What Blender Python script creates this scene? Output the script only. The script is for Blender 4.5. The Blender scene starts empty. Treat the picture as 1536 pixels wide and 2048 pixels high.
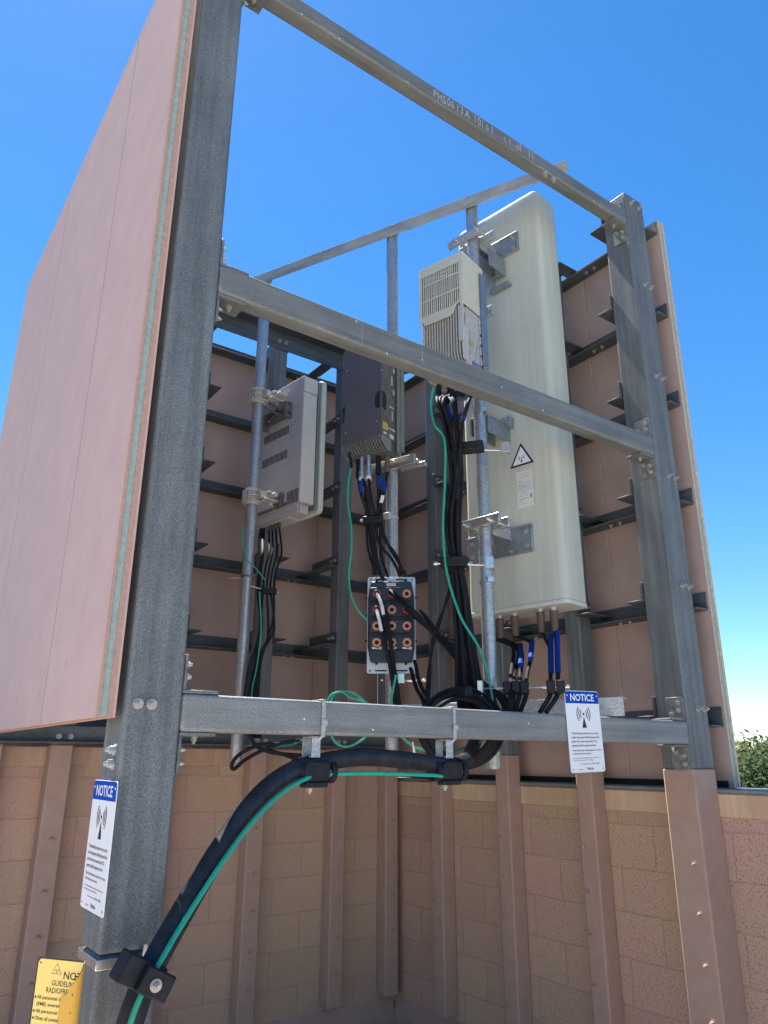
import bpy, math, random
import numpy as np
from mathutils import Vector, Matrix, Euler
random.seed(7)
R = math.radians
sc = bpy.context.scene
COL = sc.collection
# ------------------------------------------------------------------ camera
YAW, PIT, ROL, FPX = R(35.736), R(18.423), R(0.233), 1488.45
def cam_axes():
    c, s = math.cos, math.sin
    v = Vector((s(YAW)*c(PIT), c(YAW)*c(PIT), s(PIT)))
    r = Vector((c(YAW), -s(YAW), 0)); u = r.cross(v)
    return c(ROL)*r + s(ROL)*u, -s(ROL)*r + c(ROL)*u, v
CR, CU, CV = cam_axes()
cd = bpy.data.cameras.new("camera"); cam = bpy.data.objects.new("camera", cd); COL.objects.link(cam)
cam.matrix_world = Matrix(((CR.x, CU.x, -CV.x, 0), (CR.y, CU.y, -CV.y, 0), (CR.z, CU.z, -CV.z, 0), (0, 0, 0, 1)))
cd.sensor_fit = 'HORIZONTAL'; cd.sensor_width = 36; cd.lens = 36*FPX/1536
cd.clip_start = 0.05; cd.clip_end = 2000
sc.camera = cam
# ------------------------------------------------------------------ world, sun, exposure
SUN = Vector((-0.002, 0.42, 0.90)).normalized()
EL = math.asin(SUN.z); AZ = math.atan2(SUN.x, SUN.y)
w = bpy.data.worlds.new("World"); sc.world = w; w.use_nodes = True
nt = w.node_tree; bg = nt.nodes['Background']
sky = nt.nodes.new('ShaderNodeTexSky'); sky.sky_type = 'NISHITA'; sky.sun_disc = False
sky.sun_elevation = EL; sky.sun_rotation = AZ; sky.altitude = 600
sky.air_density = 0.97; sky.dust_density = 0.12; sky.ozone_density = 3.0
hs = nt.nodes.new('ShaderNodeHueSaturation'); hs.inputs['Saturation'].default_value = 1.30; hs.inputs['Value'].default_value = 1.03
nt.links.new(sky.outputs[0], hs.inputs['Color']); nt.links.new(hs.outputs[0], bg.inputs[0]); bg.inputs[1].default_value = 0.078
sl = bpy.data.lights.new("sun", 'SUN'); sl.energy = 5.0; sl.angle = R(0.53); sl.color = (1, .95, .87)
so = bpy.data.objects.new("sun", sl); COL.objects.link(so)
so.rotation_euler = SUN.to_track_quat('Z', 'Y').to_euler()
sc.view_settings.view_transform = 'Standard'; sc.view_settings.look = 'None'
sc.view_settings.exposure = 1.55; sc.view_settings.gamma = 1

# ------------------------------------------------------------------ pixel -> point on a chosen real plane
def ray(px, py): return CV*FPX + CR*(px-768) - CU*(py-1024)
def atY(px, py, Y): d = ray(px, py); return d*(Y/d.y)
def atX(px, py, X): d = ray(px, py); return d*(X/d.x)
def rho(px, py, h): d = ray(px, py); return d*(h/math.hypot(d.x, d.y))

# ------------------------------------------------------------------ materials
def mat(name, col, rough=.6, metal=0, noise=0, nscale=40, bump=0, bscale=None, stretch=(1, 1, 1), col2=None,
        spec=.5, detail=4, stain=0, stainscale=1.5, staincol=None, coat=0):
    m = bpy.data.materials.new(name); m.use_nodes = True; t = m.node_tree; N = t.nodes; L = t.links
    b = N['Principled BSDF']; b.inputs['Roughness'].default_value = rough; b.inputs['Metallic'].default_value = metal
    b.inputs['Specular IOR Level'].default_value = spec
    b.inputs['Coat Weight'].default_value = coat
    c = (*col, 1); b.inputs['Base Color'].default_value = c
    if noise or bump or stain:
        tc = N.new('ShaderNodeTexCoord'); mp = N.new('ShaderNodeMapping'); mp.inputs['Scale'].default_value = stretch
        L.new(tc.outputs['Object'], mp.inputs[0])
    out = None
    if noise:
        n = N.new('ShaderNodeTexNoise'); n.inputs['Scale'].default_value = nscale; n.inputs['Detail'].default_value = detail
        n.inputs['Roughness'].default_value = .7
        L.new(mp.outputs[0], n.inputs[0])
        cr = N.new('ShaderNodeValToRGB'); cr.color_ramp.elements[0].position = .35; cr.color_ramp.elements[1].position = .65
        c2 = col2 or tuple(min(1, x*(1+noise)) for x in col); c1 = col if col2 else tuple(x*(1-noise) for x in col)
        cr.color_ramp.elements[0].color = (*c1, 1); cr.color_ramp.elements[1].color = (*c2, 1)
        L.new(n.outputs[0], cr.inputs[0]); out = cr.outputs[0]
    if stain:
        n2 = N.new('ShaderNodeTexNoise'); n2.inputs['Scale'].default_value = stainscale; n2.inputs['Detail'].default_value = 5
        L.new(tc.outputs['Object'], n2.inputs[0])
        r2 = N.new('ShaderNodeValToRGB'); r2.color_ramp.elements[0].position = .42; r2.color_ramp.elements[1].position = .68
        r2.color_ramp.elements[0].color = (0, 0, 0, 1); r2.color_ramp.elements[1].color = (stain, stain, stain, 1)
        L.new(n2.outputs[0], r2.inputs[0])
        mx = N.new('ShaderNodeMix'); mx.data_type = 'RGBA'
        L.new(r2.outputs[0], mx.inputs[0])
        if out: L.new(out, mx.inputs[6])
        else: mx.inputs[6].default_value = c
        mx.inputs[7].default_value = (*(staincol or tuple(x*.6 for x in col)), 1); out = mx.outputs[2]
    if out: L.new(out, b.inputs['Base Color'])
    if bump:
        nb = N.new('ShaderNodeTexNoise'); nb.inputs['Scale'].default_value = bscale or nscale; nb.inputs['Detail'].default_value = 5
        L.new(mp.outputs[0], nb.inputs[0])
        bp = N.new('ShaderNodeBump'); bp.inputs['Strength'].default_value = bump; bp.inputs['Distance'].default_value = .004
        L.new(nb.outputs[0], bp.inputs['Height']); L.new(bp.outputs[0], b.inputs['Normal'])
    return m

def streaky(name, col, lengthwise, amp=1.0, rough=.55):          # pultruded fibreglass: fibre speckle, long soft bands, a few scuffs
    m = mat(name, col, rough=rough, bump=.3*amp, bscale=230, spec=.4)
    t = m.node_tree; N = t.nodes; L = t.links; b = N['Principled BSDF']
    tc = N.new('ShaderNodeTexCoord')
    def nz(scale, st, det=3, ro=.6):
        mp = N.new('ShaderNodeMapping'); mp.inputs['Scale'].default_value = st
        n = N.new('ShaderNodeTexNoise'); n.inputs['Scale'].default_value = scale; n.inputs['Detail'].default_value = det
        n.inputs['Roughness'].default_value = ro
        L.new(tc.outputs['Object'], mp.inputs[0]); L.new(mp.outputs[0], n.inputs[0]); return n.outputs[0]
    st = {'x': (.05, 1, 1), 'z': (1, 1, .05), 'y': (1, .05, 1)}[lengthwise]
    a = nz(240, (1, 1, 1), 3, .8); l = nz(34, st); d = nz(3.0, (1, 1, 1), 4)
    def mr(o, a0, a1, b0, b1):
        k = N.new('ShaderNodeMapRange'); k.inputs[1].default_value = a0; k.inputs[2].default_value = a1
        k.inputs[3].default_value = b0; k.inputs[4].default_value = b1; L.new(o, k.inputs[0]); return k.outputs[0]
    def mul(x, y):
        k = N.new('ShaderNodeMath'); k.operation = 'MULTIPLY'; L.new(x, k.inputs[0]); L.new(y, k.inputs[1]); return k.outputs[0]
    v = mul(mul(mr(a, .35, .68, 1-.4*amp, 1+.55*amp), mr(l, .35, .65, 1-.2*amp, 1+.17*amp)), mr(d, .3, .7, 1-.18*amp, 1+.2*amp))
    mx = N.new('ShaderNodeVectorMath'); mx.operation = 'SCALE'; mx.inputs[0].default_value = col
    L.new(v, mx.inputs['Scale']); L.new(mx.outputs[0], b.inputs['Base Color'])
    return m

def galv(name, col=(.38, .42, .46), metal=.65, rough=.42):
    m = mat(name, col, rough=rough, metal=metal, bump=.12, bscale=60)
    t = m.node_tree; N = t.nodes; L = t.links; b = N['Principled BSDF']
    tc = N.new('ShaderNodeTexCoord'); vo = N.new('ShaderNodeTexVoronoi'); vo.inputs['Scale'].default_value = 120
    n = N.new('ShaderNodeTexNoise'); n.inputs['Scale'].default_value = 9; n.inputs['Detail'].default_value = 6
    L.new(tc.outputs['Object'], vo.inputs[0]); L.new(tc.outputs['Object'], n.inputs[0])
    sp = N.new('ShaderNodeSeparateColor'); L.new(vo.outputs['Color'], sp.inputs[0])
    ad = N.new('ShaderNodeMath'); ad.operation = 'ADD'; L.new(sp.outputs[0], ad.inputs[0]); L.new(n.outputs[0], ad.inputs[1])
    k = N.new('ShaderNodeMapRange'); k.inputs[1].default_value = .3; k.inputs[2].default_value = 1.5
    k.inputs[3].default_value = .72; k.inputs[4].default_value = 1.18; L.new(ad.outputs[0], k.inputs[0])
    s = N.new('ShaderNodeVectorMath'); s.operation = 'SCALE'; s.inputs[0].default_value = col
    L.new(k.outputs[0], s.inputs['Scale']); L.new(s.outputs[0], b.inputs['Base Color'])
    return m

def blockwall(name, ax, pore):
    m = bpy.data.materials.new(name); m.use_nodes = True; t = m.node_tree; N = t.nodes; L = t.links
    b = N['Principled BSDF']; b.inputs['Roughness'].default_value = .92; b.inputs['Specular IOR Level'].default_value = .2
    tc = N.new('ShaderNodeTexCoord'); sp = N.new('ShaderNodeSeparateXYZ'); cb = N.new('ShaderNodeCombineXYZ')
    L.new(tc.outputs['Object'], sp.inputs[0]); L.new(sp.outputs[ax], cb.inputs[0])
    ad = N.new('ShaderNodeMath'); ad.inputs[1].default_value = 3.434; L.new(sp.outputs[2], ad.inputs[0]); L.new(ad.outputs[0], cb.inputs[1])
    # wobble the joints a little so the courses are hand-laid, not ruled
    wn = N.new('ShaderNodeTexNoise'); wn.inputs['Scale'].default_value = 3; L.new(cb.outputs[0], wn.inputs[0])
    wv = N.new('ShaderNodeVectorMath'); wv.operation = 'SCALE'; wv.inputs['Scale'].default_value = .018; L.new(wn.outputs['Color'], wv.inputs[0])
    av = N.new('ShaderNodeVectorMath'); av.operation = 'ADD'; L.new(cb.outputs[0], av.inputs[0]); L.new(wv.outputs[0], av.inputs[1])
    br = N.new('ShaderNodeTexBrick'); br.inputs['Scale'].default_value = 1; br.inputs['Mortar Size'].default_value = .0065
    br.inputs['Mortar Smooth'].default_value = .8; br.inputs['Brick Width'].default_value = .395; br.inputs['Row Height'].default_value = .197
    br.inputs['Color1'].default_value = (.55, .368, .270, 1); br.inputs['Color2'].default_value = (.49, .33, .245, 1)
    br.inputs['Mortar'].default_value = (.455, .305, .225, 1); L.new(av.outputs[0], br.inputs[0])
    # pores
    n = N.new('ShaderNodeTexNoise'); n.inputs['Scale'].default_value = 125; n.inputs['Detail'].default_value = 2; n.inputs['Roughness'].default_value = .9; n.inputs['Distortion'].default_value = .3
    L.new(tc.outputs['Object'], n.inputs[0])
    pr = N.new('ShaderNodeValToRGB'); pr.color_ramp.elements[0].position = .355; pr.color_ramp.elements[1].position = .42
    pr.color_ramp.elements[0].color = (pore, pore, pore, 1); pr.color_ramp.elements[1].color = (1, 1, 1, 1); L.new(n.outputs[0], pr.inputs[0])
    # the far-weathered faces keep fewer open pores: blotches of roller paint
    n2 = N.new('ShaderNodeTexNoise'); n2.inputs['Scale'].default_value = 1.7; n2.inputs['Detail'].default_value = 4; L.new(tc.outputs['Object'], n2.inputs[0])
    cr = N.new('ShaderNodeValToRGB'); e = cr.color_ramp.elements; e[0].position = .38; e[1].position = .62
    e[0].color = (1.0, .93, .98, 1); e[1].color = (.97, 1.0, .94, 1); L.new(n2.outputs[0], cr.inputs[0])
    m1 = N.new('ShaderNodeMix'); m1.data_type = 'RGBA'; m1.blend_type = 'MULTIPLY'; m1.inputs[0].default_value = .85
    L.new(br.outputs[0], m1.inputs[6]); L.new(pr.outputs[0], m1.inputs[7])
    m2 = N.new('ShaderNodeMix'); m2.data_type = 'RGBA'; m2.blend_type = 'MULTIPLY'; m2.inputs[0].default_value = 1
    L.new(m1.outputs[2], m2.inputs[6]); L.new(cr.outputs[0], m2.inputs[7]); L.new(m2.outputs[2], b.inputs['Base Color'])
    h = N.new('ShaderNodeMath'); h.operation = 'MULTIPLY_ADD'; h.inputs[1].default_value = -.5
    L.new(br.outputs['Fac'], h.inputs[0]); L.new(pr.outputs[0], h.inputs[2])
    bp = N.new('ShaderNodeBump'); bp.inputs['Strength'].default_value = .8; bp.inputs['Distance'].default_value = .004
    L.new(h.outputs[0], bp.inputs['Height']); L.new(bp.outputs[0], b.inputs['Normal'])
    return m

FRPC = (.122, .136, .142)
M = dict(
    frpz=streaky('fibreglass_upright', FRPC, 'z'), frpx=streaky('fibreglass_beam', (.14, .15, .15), 'x'), frpb=streaky('fibreglass_beam_bounce_lit', (.19, .20, .20), 'x'),  # frpb: same fibreglass, bounce light from below put into a paler colour
    frpy=streaky('fibreglass_girt_shaded', (.075, .085, .095), 'y'), frpd=streaky('fibreglass_shaded', (.075, .085, .095), 'x'),  # same fibreglass again, shadow on girts, arms and ledgers put into darker colour
    pink=mat('screen_outer_paint', (.52, .35, .315), .75, noise=.05, nscale=6, bump=.1, bscale=180, stain=.25, stainscale=1.1, staincol=(.50, .31, .27)),
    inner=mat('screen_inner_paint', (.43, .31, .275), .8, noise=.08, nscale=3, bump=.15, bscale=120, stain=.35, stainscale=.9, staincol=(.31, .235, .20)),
    cream=mat('panel_edge_cream', (.58, .45, .30), .8, noise=.25, nscale=50, bump=.3),
    tan=mat('panel_edge_tan', (.42, .26, .20), .8, noise=.15, nscale=60, bump=.3),
    foam=mat('panel_foam_core', (.30, .37, .345), .9, noise=.12, nscale=60, bump=.3, bscale=160),
    brown=mat('brown_post_paint', (.40, .27, .215), .8, spec=.25, noise=.06, nscale=14, bump=.12, bscale=90, stain=.25, stainscale=2.5, staincol=(.31, .21, .17)),
    capL=mat('brown_wall_cap', (.47, .31, .22), .85, noise=.1, nscale=30, stretch=(1, 1, .15), bump=.3, bscale=90),
    cap=mat('tan_wall_cap', (.58, .42, .285), .85, noise=.10, nscale=30, stretch=(1, 1, .15), bump=.35, bscale=90, stain=.5, stainscale=3, staincol=(.40, .25, .15)),
    flash=mat('grey_flashing', (.22, .24, .26), .5, metal=.4, noise=.15, nscale=12),
    wallL=blockwall('brown_blockwork_left', 0, .50), wallR=blockwall('brown_blockwork_right', 1, .36),
    roof=mat('roof_coating', (.66, .59, .51), .9, noise=.12, nscale=8, bump=.3, bscale=80, stain=.5, stainscale=.8),
    bouncecut=mat('bounce_cut_dark', (.15, .125, .11), .9, noise=.2, nscale=12, bump=.3, bscale=70),
    ground=mat('far_ground', (.20, .19, .15), .95, noise=.3, nscale=.3),
    galv=galv('galvanised_steel', (.40, .42, .43), .35, .5), gplate=galv('blue_grey_galvanised', (.27, .31, .34), .55, .45), pipe=galv('galvanised_pipe', (.40, .42, .43), .6, .36),
    railg=mat('dull_galvanised_rail', (.34, .325, .29), .6, metal=.1, noise=.22, nscale=14, stretch=(.3, 1, 1), bump=.1),
    bolt=mat('steel_bolt', (.42, .41, .38), .4, metal=.5, noise=.15, nscale=60),
    zinc=mat('bright_zinc', (.62, .62, .60), .28, metal=.85, noise=.12, nscale=70),
    zblue=mat('blue_grey_plate', (.16, .22, .32), .45, metal=.3, noise=.12, nscale=20),
    ant=streaky('pale_green_radome', (.49, .505, .43), 'z', .28, .7),
    antcap=mat('antenna_end_cap', (.55, .56, .50), .5),
    light=mat('light_grey_casing', (.46, .46, .43), .5, noise=.04, nscale=30),
    cast=mat('cast_aluminium', (.50, .48, .45), .5, metal=.2, noise=.12, nscale=50, bump=.3),
    shield=mat('cream_sun_shield', (.56, .54, .44), .5, noise=.03, nscale=20),
    splate=mat('side_bracket_grey', (.21, .225, .215), .5, metal=.3, noise=.1, nscale=20),
    grey=mat('radio_back_grey', (.43, .41, .42), .55, noise=.05, nscale=10, stain=.2, stainscale=4),
    lgrey=mat('radio_side_grey', (.52, .52, .49), .5, noise=.04, nscale=20),
    dgrey=mat('dark_radio_cover', (.088, .084, .098), .5, noise=.06, nscale=8, bump=.05, bscale=200),
    dside=mat('dark_radio_side', (.13, .135, .135), .45, metal=.3, noise=.25, nscale=35),
    rim=mat('pale_radome_rim', (.52, .56, .50), .5), slate=mat('slate_gasket', (.12, .16, .18), .5),
    hole=mat('dark_opening', (.012, .012, .014), .8),
    black=mat('black_plastic', (.013, .015, .02), .5, spec=.22, noise=.3, nscale=30),
    box=mat('black_junction_cover', (.010, .016, .030), .38, noise=.2, nscale=14),
    cable=mat('black_cable_jacket', (.013, .014, .018), .62, spec=.12, noise=.3, nscale=25),
    trunk=mat('black_trunk_jacket', (.014, .018, .024), .5, spec=.3, noise=.5, nscale=28, bump=.25, bscale=60, stain=.3, stainscale=9, staincol=(.05, .055, .06)),
    green=mat('green_ground_wire', (.014, .30, .205), .4, noise=.06, nscale=30),
    blue=mat('blue_tape', (.004, .040, .24), .65, spec=.12), white=mat('white_plastic', (.70, .72, .74), .4, noise=.04, nscale=20),
    brownb=mat('brown_connector_boot', (.10, .075, .06), .6), copper=mat('salmon_port_plug', (.58, .24, .15), .45, noise=.1, nscale=60),
    red=mat('red_locking_ring', (.42, .03, .03), .4), pgrey=mat('plate_grey', (.50, .54, .60), .4, metal=.3, noise=.06, nscale=20),
    sblue=mat('sign_blue', (.001, .06, .40), .6, spec=.1), swhite=mat('sign_white', (.78, .80, .82), .35),
    ink=mat('sign_black', (.012, .012, .014), .5), yel=mat('sign_yellow', (.82, .60, .16), .45, noise=.03, nscale=9),
    amber=mat('sign_amber_back', (.62, .33, .035), .45, noise=.06, nscale=9), chalk=mat('chalk_mark', (.45, .47, .48), .9),
    lbl=mat('label_white', (.62, .64, .62), .5), lyel=mat('label_yellow', (.42, .36, .08), .5), lgreyt=mat('faint_print', (.2, .2, .21), .6),
    bark=mat('tree_bark', (.10, .075, .05), .9, noise=.3, nscale=12),
    leaf=mat('olive_foliage', (.045, .075, .028), .8, spec=.1, noise=.4, nscale=1.2), leaf2=mat('dry_green_foliage', (.075, .085, .032), .8, spec=.1, noise=.4, nscale=1.4),
)

# ------------------------------------------------------------------ mesh builder
class MB:
    def __init__(s): s.v = []; s.f = []
    def add(s, vs, fs, T=None):
        o = len(s.v)
        s.v += [tuple((T @ Vector(p)) if T else p) for p in vs]; s.f += [tuple(i+o for i in f) for f in fs]; return s
    def box(s, x0, x1, y0, y1, z0, z1, T=None):
        v = [(x, y, z) for z in (z0, z1) for y in (y0, y1) for x in (x0, x1)]
        return s.add(v, [(0, 2, 3, 1), (4, 5, 7, 6), (0, 1, 5, 4), (2, 6, 7, 3), (0, 4, 6, 2), (1, 3, 7, 5)], T)
    def cyl(s, p, q, r, n=14, r2=None, caps=True):
        p = Vector(p); q = Vector(q); a = (q-p).normalized(); r2 = r if r2 is None else r2
        u = a.orthogonal().normalized(); w_ = a.cross(u); v = []
        for c, rr in ((p, r), (q, r2)):
            for i in range(n):
                t = 2*math.pi*i/n; v.append(tuple(c + u*(rr*math.cos(t)) + w_*(rr*math.sin(t))))
        f = [(i, (i+1) % n, n+(i+1) % n, n+i) for i in range(n)]
        if caps: f += [tuple(range(n))[::-1], tuple(range(n, 2*n))]
        return s.add(v, f)
    def ring(s, c, ax, r0, r1, h, n=28):      # washer / hollow ring along ax from c
        c = Vector(c); a = Vector(ax).normalized(); u = a.orthogonal().normalized(); w_ = a.cross(u); v = []
        for (rr, hh) in ((r0, 0), (r1, 0), (r1, h), (r0, h)):
            for i in range(n):
                t = 2*math.pi*i/n; v.append(tuple(c + a*hh + u*(rr*math.cos(t)) + w_*(rr*math.sin(t))))
        f = []
        for k in range(4):
            k2 = (k+1) % 4
            for i in range(n): f.append((k*n+i, k*n+(i+1) % n, k2*n+(i+1) % n, k2*n+i))
        return s.add(v, f)
    def tube(s, pts, r, n=10, sub=8, smooth=True, caps=True):
        P = [Vector(p) for p in pts]
        if smooth and len(P) > 2:
            Q = []
            for i in range(len(P)-1):
                p0 = P[i-1] if i else P[0]*2-P[1]; p1 = P[i]; p2 = P[i+1]; p3 = P[i+2] if i+2 < len(P) else P[-1]*2-P[-2]
                for k in range(sub):
                    t = k/sub
                    Q.append(.5*((2*p1)+(p2-p0)*t+(2*p0-5*p1+4*p2-p3)*t*t+(3*p1-p0-3*p2+p3)*t**3))
            Q.append(P[-1]); P = Q
        T0 = (P[1]-P[0]).normalized(); u = T0.orthogonal().normalized(); v = []
        for i, p in enumerate(P):
            t = ((P[min(i+1, len(P)-1)]-P[max(i-1, 0)])).normalized()
            u = (u - t*u.dot(t)).normalized(); w_ = t.cross(u)
            rr = r(i/(len(P)-1)) if callable(r) else r
            for k in range(n):
                a = 2*math.pi*k/n; v.append(tuple(p + u*(rr*math.cos(a)) + w_*(rr*math.sin(a))))
        f = [(i*n+k, i*n+(k+1) % n, (i+1)*n+(k+1) % n, (i+1)*n+k) for i in range(len(P)-1) for k in range(n)]
        if caps: f += [tuple(range(n))[::-1], tuple(range((len(P)-1)*n, len(P)*n))]
        return s.add(v, f)
    def prism(s, poly, a, b, axis='z', T=None):   # poly in the other two axes (cyclic order), extruded a..b
        n = len(poly); v = []
        for h in (a, b):
            for p, q in poly: v.append({'z': (p, q, h), 'y': (p, h, q), 'x': (h, p, q)}[axis])
        f = [(i, (i+1) % n, n+(i+1) % n, n+i) for i in range(n)] + [tuple(range(n))[::-1], tuple(range(n, 2*n))]
        return s.add(v, f, T)
    def build(s, name, m, parent=None, bevel=0, seg=2, smooth=True, loc=None, ang=35):
        me = bpy.data.meshes.new(name); me.from_pydata(s.v, [], s.f); me.update()
        me.materials.append(M[m] if isinstance(m, str) else m)
        import bmesh
        bm = bmesh.new(); bm.from_mesh(me); bmesh.ops.recalc_face_normals(bm, faces=bm.faces); bm.to_mesh(me); bm.free()
        o = bpy.data.objects.new(name, me); COL.objects.link(o)
        if parent: o.parent = parent
        if loc: o.location = loc
        if smooth:
            for p in me.polygons: p.use_smooth = True
            try: me.set_sharp_from_angle(angle=R(ang))
            except Exception: pass
        if bevel:
            b = o.modifiers.new('bevel', 'BEVEL'); b.width = bevel; b.segments = seg; b.limit_method = 'ANGLE'; b.angle_limit = R(40)
            b.harden_normals = False
        return o

def tag(o, label=None, cat=None, group=None, kind=None):
    if label: o['label'] = label
    if cat: o['category'] = cat
    if group: o['group'] = group
    if kind: o['kind'] = kind
    return o
def empty(name, loc=(0, 0, 0), rz=0, label=None, cat=None, group=None):
    o = bpy.data.objects.new(name, None); COL.objects.link(o); o.location = loc; o.rotation_euler = (0, 0, rz)
    o.empty_display_size = .05
    return tag(o, label, cat, group)

# text -> mesh pieces ---------------------------------------------------
_tc = {}
def text_geo(txt, bold=0):
    k = (txt, bold)
    if k in _tc: return _tc[k]
    cu = bpy.data.curves.new('t', 'FONT'); cu.body = txt; cu.size = 1; cu.resolution_u = 2; cu.offset = bold
    ob = bpy.data.objects.new('t', cu); COL.objects.link(ob)
    bpy.context.view_layer.update()
    me = bpy.data.meshes.new_from_object(ob.evaluated_get(bpy.context.evaluated_depsgraph_get()))
    v = [tuple(p.co) for p in me.vertices]; f = [tuple(p.vertices) for p in me.polygons]
    bpy.data.objects.remove(ob); bpy.data.curves.remove(cu); bpy.data.meshes.remove(me)
    _tc[k] = (v, f); return v, f
def put_text(mb, txt, x0, x1, zb, h, T=lambda x, z: (x, -.0008, z), align='fit', bold=0):
    """lettering on a local XZ face: x0..x1 wide, baseline zb, capital height h"""
    v, f = text_geo(txt, bold)
    if not v: return
    mx = max(p[0] for p in v); mn = min(p[0] for p in v); sz = h/.70
    sx = (x1-x0)/(mx-mn) if align == 'fit' else sz
    mb.add([T(x0+(p[0]-mn)*sx, zb+p[1]*sz) for p in v], f)
def arcband(mb, cx, cz, r, wd, a0, a1, T=lambda x, z: (x, -.0008, z), n=14):
    v = []; f = []
    for i in range(n+1):
        a = R(a0+(a1-a0)*i/n)
        for rr in (r-wd/2, r+wd/2): v.append(T(cx+rr*math.cos(a), cz+rr*math.sin(a)))
    for i in range(n): f.append((2*i, 2*i+1, 2*i+3, 2*i+2))
    mb.add(v, f)
def radio_symbol(mb, cx, cz, s, T=lambda x, z: (x, -.0008, z)):
    for r in (.34, .53, .74):
        for a in (0, 180): arcband(mb, cx, cz, r*s, .075*s, a-42, a+42, T)
    n = 16; mb.add([T(cx+.1*s*math.cos(2*math.pi*i/n), cz+.1*s*math.sin(2*math.pi*i/n)) for i in range(n)], [tuple(range(n))])
    mb.add([T(cx, cz-.18*s), T(cx-.26*s, cz-1.0*s), T(cx+.26*s, cz-1.0*s)], [(0, 1, 2)])

def boltmesh():
    m = MB(); n = 6
    m.cyl((0, .001, 0), (0, -.003, 0), .0145, 18); m.cyl((0, -.003, 0), (0, -.015, 0), .0105, 6); m.cyl((0, -.015, 0), (0, -.024, 0), .006, 10)
    return m
_b0 = None
def bolt(parent, loc, rot=(0, 0, 0), s=1.0, m='bolt'):
    """hex nut, washer and stud: points along local -Y"""
    global _b0
    if _b0 is None: _b0 = {}
    if m not in _b0:
        o = boltmesh().build('bolt', m); _b0[m] = o.data; first = o
    else:
        first = bpy.data.objects.new('bolt', _b0[m]); COL.objects.link(first)
    first.parent = parent; first.location = loc; first.rotation_euler = rot; first.scale = (s, s, s)
    return first
FACE_NX = (0, 0, R(-90))     # stud pointing to -X
FACE_DN = (R(90), 0, 0)      # stud pointing down

# ================================================================== SETTING
g = MB(); g.add([(-900, -900, -6), (900, -900, -6), (900, 900, -6), (-900, 900, -6)], [(0, 1, 2, 3)])
tag(g.build('ground', 'ground', smooth=False), kind='structure')
rf = MB(); rf.box(-9, 3.50, -12, 4.64, -2.1, -1.62)
tag(rf.build('roof_deck', 'roof', smooth=False), kind='structure')
bcs = MB(); bcs.box(-9, 3.24, 2.9, 4.38, -1.6195, -1.612); bcs.box(1.9, 3.24, -6, 2.8995, -1.6195, -1.612)  # invented dark strip, added to cut bounce light on the wall bases
tag(bcs.build('bounce_cut_strip', 'bouncecut', smooth=False), kind='structure')
bd = MB(); bd.box(-9, 3.50, -12, 4.64, -5.99, -2.101)
tag(bd.build('building', 'cap', smooth=False), 'tan building body under the flat roof', 'building')

YW, XW, ZB = 4.416, 3.28, -1.43
def wallthing(name, label, body, capb, flb, lip, wm, cm='cap'):
    t = empty(name, (0, 0, 0), 0, label, 'wall')
    body.build('blockwork', wm, t, smooth=False); capb.build('cap', cm, t, bevel=.006); flb.build('base_flashing', 'brown', t, bevel=.008)
    if lip: lip.build('coping', 'flash', t, bevel=.004)
    return t
b1 = MB().box(-9, XW, YW, YW+.2, -1.8, -.04)
c1 = MB().box(-9, XW+.001, YW-.006, YW+.22, -.0395, .062)
f1 = MB(); f1.prism([(YW-.03, -1.62), (YW-.03, -1.50), (YW-.002, ZB), (YW, ZB), (YW, -1.62)], -9, XW-.03, 'x')
f1.prism([(YW-.18, -1.615), (YW-.03, -1.615), (YW-.03, -1.53)], -9, XW-.18, 'x')
wallthing('parapet_wall', 'brown painted block parapet wall on the left, under the dark ledger angle', b1, c1, f1, None, 'wallL', 'capL')
b2 = MB().box(XW, XW+.2, -12, YW+.2, -1.8, -.235)
c2 = MB().box(XW-.006, XW+.21, -12, YW, -.2345, -.135)
f2 = MB(); f2.prism([(XW-.03, -1.62), (XW-.03, -1.50), (XW-.002, ZB), (XW, ZB), (XW, -1.62)], -12, YW-.03, 'y')
f2.prism([(XW-.18, -1.615), (XW-.03, -1.615), (XW-.03, -1.53)], -12, YW-.18, 'y')
l2 = MB().box(XW-.012, XW+.22, -12, YW-.002, -.1345, -.116)
wallthing('parapet_wall', 'porous brown block parapet wall on the right with a pale tan cap band', b2, c2, f2, l2, 'wallR')

# ================================================================== SCREENS (three walls of sandwich panel)
PX0, PX1, PY1, PT = .54, 3.375, 4.765, 2.975
def sandwich(parent, runs, thick0, axis, z0, z1, outer_first):
    """runs: list of (a,b) along the wall; thick0: coordinate where thickness starts; thickness grows +"""
    for (a, b_) in runs:
        lay = [(0, .006, 'pink'), (.006, .015, 'tan'), (.015, .034, 'foam'), (.034, .049, 'tan'), (.049, .055, 'pink')]
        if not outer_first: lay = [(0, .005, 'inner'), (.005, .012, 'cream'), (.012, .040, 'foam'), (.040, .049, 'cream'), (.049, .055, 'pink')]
        root = None
        for (p, q, mm) in lay:
            m = MB(); e = .0035 if mm in ('foam',) else 0
            if axis == 'y': m.box(thick0+p, thick0+q, a+e, b_-e, z0+e, z1-e)
            else: m.box(a+e, b_-e, thick0+p, thick0+q, z0+e, z1-e)
            nm = {'pink': 'outer_skin', 'inner': 'inner_skin', 'foam': 'foam_core', 'tan': 'edge_strip', 'cream': 'edge_strip'}[mm]
            if root is None:
                root = m.build('panel', mm, parent, smooth=False)
            else: m.build(nm, mm, root, smooth=False)
G = .008
s1 = empty('screen_wall', (0, 0, 0), 0, 'pink painted screen wall at far left seen from outside, green core at its near edge', 'screen')
sandwich(s1, [(2.0, 2.585-G), (2.585, 3.70-G), (3.70, 4.82)], PX0, 'y', .10, PT, True)
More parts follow.
